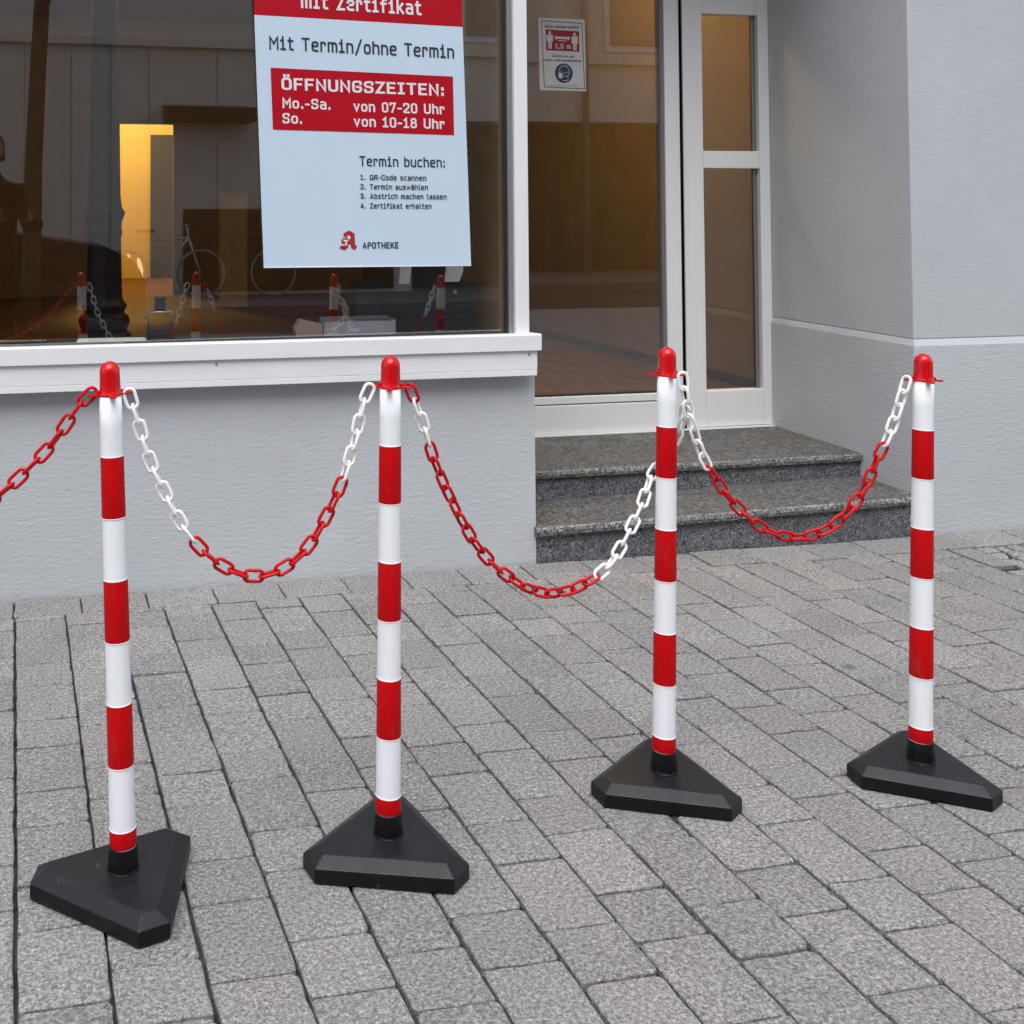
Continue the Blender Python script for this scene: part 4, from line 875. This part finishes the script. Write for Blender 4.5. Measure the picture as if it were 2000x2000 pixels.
# dark car driving past behind the photographer, lamps on
car = empty('dark_car', (-3.55, -8.3, -0.12)); tag(car, 'dark car passing on the street with lit headlamp, mirrored low in the left window', 'car')
M['car_paint'] = mat('dark_car_paint', (0.012, 0.012, 0.014), 0.25); M['car_glass'] = mat('dark_car_glass', (0.015, 0.017, 0.018), 0.08)
prof = [(0.06, 0.30), (0.0, 0.48), (0.03, 0.86), (0.14, 1.02), (0.62, 1.06), (1.18, 1.46), (1.75, 1.55), (2.45, 1.50), (3.22, 1.10), (4.02, 0.98), (4.32, 0.84), (4.43, 0.62), (4.42, 0.34), (4.30, 0.24)]
def arch(cx, r_=0.36): return [(cx + r_ * math.cos(R(a)), 0.24 + 0.02 + r_ * math.sin(R(a))) for a in range(5, 176, 17)]
b = MB(); b.prism(prof + arch(3.52) + arch(0.82), 'y', -0.86, 0.86); b.build('body', M['car_paint'], car, 0.03, 2)
for sy in (-1, 1):
    for w_ in ([(0.80, 1.10), (1.26, 1.42), (1.70, 1.47), (1.70, 1.09)], [(1.78, 1.09), (1.78, 1.48), (2.40, 1.44), (3.00, 1.13)]):
        b = MB(); b.prism(w_, 'y', sy * 0.861, sy * 0.868); b.build('side_window', M['car_glass'], car)
    for wx in (0.82, 3.52):
        t_ = MB(); t_.lathe([(0.19, -0.10), (0.31, -0.10), (0.325, -0.07), (0.325, 0.07), (0.31, 0.10), (0.19, 0.10)], 28); ty = t_.build('tyre', M['gasket'], car); ty.rotation_euler = (R(90), 0, 0); ty.location = (wx, sy * 0.76, 0.325)
        r_ = MB(); r_.lathe([(0.185, -0.09), (0.185, 0.09), (0.06, 0.095), (0.05, 0.10)], 20); r_.build('rim', M['alu'], ty)
    o = MB().lathe([(0.05, 0), (0.11, 0.01), (0.10, 0.03), (0.03, 0.045)], 18).build('headlight', lamp_mat('headlamp_glow', (1.0, 0.72, 0.45), 1.6), car); o.rotation_euler = (0, R(80), 0); o.location = (4.375, sy * 0.62, 0.74)
    MB().box(-0.01, 0.06, sy * 0.62 - 0.12, sy * 0.62 + 0.12, 0.74, 0.86).build('tail_light', M['red'], car, 0.01)
# street tree behind the photographer
tree = empty('street_tree', (-0.22, -7.0, -0.02)); tag(tree, 'slender bare street tree mirrored as a dark trunk in the left window', 'tree')
tk = MB(); tk.tube([(0, 0, 0), (0.02, 0, 0.8), (0.03, 0.01, 1.6), (0.06, 0, 2.4), (0.10, 0.02, 3.2), (0.1, 0, 4.2)], [0.11, 0.088, 0.080, 0.078, 0.072, 0.06], 12); tk.build('trunk', M['bark'], tree)
lb = MB(); rt = random.Random(2)
for k in range(9):
    a = k * 2.4; z0 = 3.1 + k * 0.13; L = 1.5 + rt.random()
    p0 = Vector((0.09, 0.01, z0)); pts = [p0]; d = Vector((math.cos(a) * 0.6, math.sin(a) * 0.6, 0.8)).normalized()
    for j in range(4): d = (d + Vector((rt.uniform(-.2, .2), rt.uniform(-.2, .2), 0.1))).normalized(); pts.append(pts[-1] + d * L / 4)
    lb.tube(pts, [0.032, 0.026, 0.02, 0.013, 0.006], 7)
    for j in range(3):
        q0 = pts[1 + j]; e = (d + Vector((rt.uniform(-1, 1), rt.uniform(-1, 1), rt.uniform(0, .6)))).normalized(); lb.tube([q0, q0 + e * 0.35, q0 + e * 0.7 + Vector((0, 0, 0.1))], [0.011, 0.008, 0.003], 5)
lb.build('limbs', M['bark'], tree)

# ------------------------------------------------------------------ the person taking the picture (mirrored in the pane)
def skin_body(name, chains, m, parent, levels=2):
    """chains: list of [(point, radius), ...]; first point of later chains may coincide with an earlier point"""
    pts = []; rads = []; es = []; key = {}
    def vid(p, r_):
        k = tuple(round(c, 4) for c in p)
        if k not in key: key[k] = len(pts); pts.append(p); rads.append(r_)
        return key[k]
    for ch in chains:
        ids = [vid(p, r_) for p, r_ in ch]; es += list(zip(ids, ids[1:]))
    me = bpy.data.meshes.new(name); me.from_pydata(pts, es, []); me.materials.append(m)
    o = link(name, me, parent); sm = o.modifiers.new('skin', 'SKIN'); sm.use_smooth_shade = True; ss = o.modifiers.new('sub', 'SUBSURF'); ss.levels = levels; ss.render_levels = levels
    for i, r_ in enumerate(rads): sv_ = me.skin_vertices[0].data[i]; rr_ = r_ if isinstance(r_, tuple) else (r_, r_); sv_.radius = rr_; sv_.use_root = (i == 0)
    return o
per = empty('person', (-0.44, -4.06, -0.005)); tag(per, 'person in dark coat holding a phone up with both hands, mirrored in the window', 'person')
body = [[((0, 0, 0.92), (0.155, 0.115)), ((0, 0.0, 1.12), (0.145, 0.11)), ((0, 0.0, 1.28), (0.165, 0.115)), ((0, 0.0, 1.37), (0.10, 0.08)), ((0, 0.02, 1.43), 0.058), ((0, 0.03, 1.47), 0.055)]]
for s in (-1, 1):
    body.append([((0, 0, 0.92), (0.155, 0.115)), ((s * 0.095, 0, 0.86), 0.088), ((s * 0.10, 0.01, 0.48), 0.062), ((s * 0.105, -0.02, 0.10), 0.045), ((s * 0.11, 0.02, 0.045), 0.045), ((s * 0.115, 0.15, 0.035), 0.035)])
    body.append([((0, 0.0, 1.28), (0.165, 0.115)), ((s * 0.18, 0.0, 1.31), 0.062), ((s * 0.24, 0.10, 1.07), 0.050), ((s * 0.155 + 0.15, 0.34, 1.09), 0.036), ((s * 0.10 + 0.16, 0.43, 1.125), 0.028)])
skin_body('body', body, M['coat'], per)
hd = MB(); hp_ = []
for i in range(13):
    a = math.pi * i / 12; hp_.append((0.078 * math.sin(a) ** 0.8 * (1 - 0.12 * (math.cos(a) > 0) * math.cos(a)) + 0.001, -0.115 * math.cos(a)))
hd.lathe(hp_, 20); h_ = hd.build('head', M['skin'], per); h_.location = (0, 0.045, 1.56); h_.scale = (1, 1.18, 1)
nz = MB(); nz.tube([(0, 0.088, 0.02), (0, 0.110, -0.012), (0, 0.092, -0.022)], [0.006, 0.013, 0.007], 8); nz.build('nose', M['skin'], h_)
for s in (-1, 1):
    e_ = MB(); e_.lathe([(0.001, -0.010), (0.008, -0.005), (0.009, 0.0), (0.008, 0.005), (0.001, 0.010)], 10); ee = e_.build('eye', M['ink'], h_); ee.location = (s * 0.032, 0.068, 0.012)
    r_ = MB(); r_.tube([(s * 0.076, 0.0, 0.02), (s * 0.084, -0.006, 0.0), (s * 0.077, 0.0, -0.03)], [0.010, 0.014, 0.008], 7); r_.build('ear', M['skin'], h_)
mo = MB(); mo.tube([(-0.022, 0.078, -0.05), (0, 0.086, -0.049), (0.022, 0.078, -0.05)], [0.003, 0.006, 0.003], 6); mo.build('mouth', M['logo_red'], h_)
hr = MB(); hr.lathe([(0.086, -0.06), (0.088, 0.0), (0.084, 0.05), (0.068, 0.095), (0.035, 0.122), (0.002, 0.130)], 20); hh = hr.build('hair', M['hair'], per); hh.location = (0, 0.022, 1.565); hh.scale = (1, 1.1, 1)
for s in (-1, 1):
    cx = 0.16 + s * 0.085; pz = 1.145; ch = [[((cx + s * 0.015, 0.43, pz - 0.02), 0.024), ((cx, 0.465, pz), (0.030, 0.016)), ((cx - s * 0.005, 0.49, pz + 0.012), (0.032, 0.013))]]
    for k, (dz, L) in enumerate(((0.027, 0.062), (0.010, 0.070), (-0.008, 0.066), (-0.024, 0.052))):
        a0 = (cx - s * 0.005, 0.49, pz + 0.012); a1 = (cx - s * 0.008, 0.505, pz + 0.012 + dz)
        ch.append([(a0, (0.032, 0.013)), (a1, 0.009), ((cx - s * (0.01 + L * 0.4), 0.525, pz + 0.012 + dz), 0.0085), ((cx - s * (0.01 + L * 0.8), 0.520, pz + 0.010 + dz * 0.9), 0.007)])
    ch.append([((cx, 0.465, pz), (0.030, 0.016)), ((cx - s * 0.02, 0.470, pz - 0.025), 0.010), ((cx - s * 0.045, 0.485, pz - 0.022), 0.008)])
    skin_body('hand', ch, M['skin'], per, 1)
ph = MB().box(-0.078, 0.078, -0.005, 0.005, -0.037, 0.037).build('smartphone', M['black_plastic'], None, 0.003); ph.location = (-0.28, -3.526, 1.155); tag(ph, 'black smartphone held up by the person mirrored in the window', 'phone')
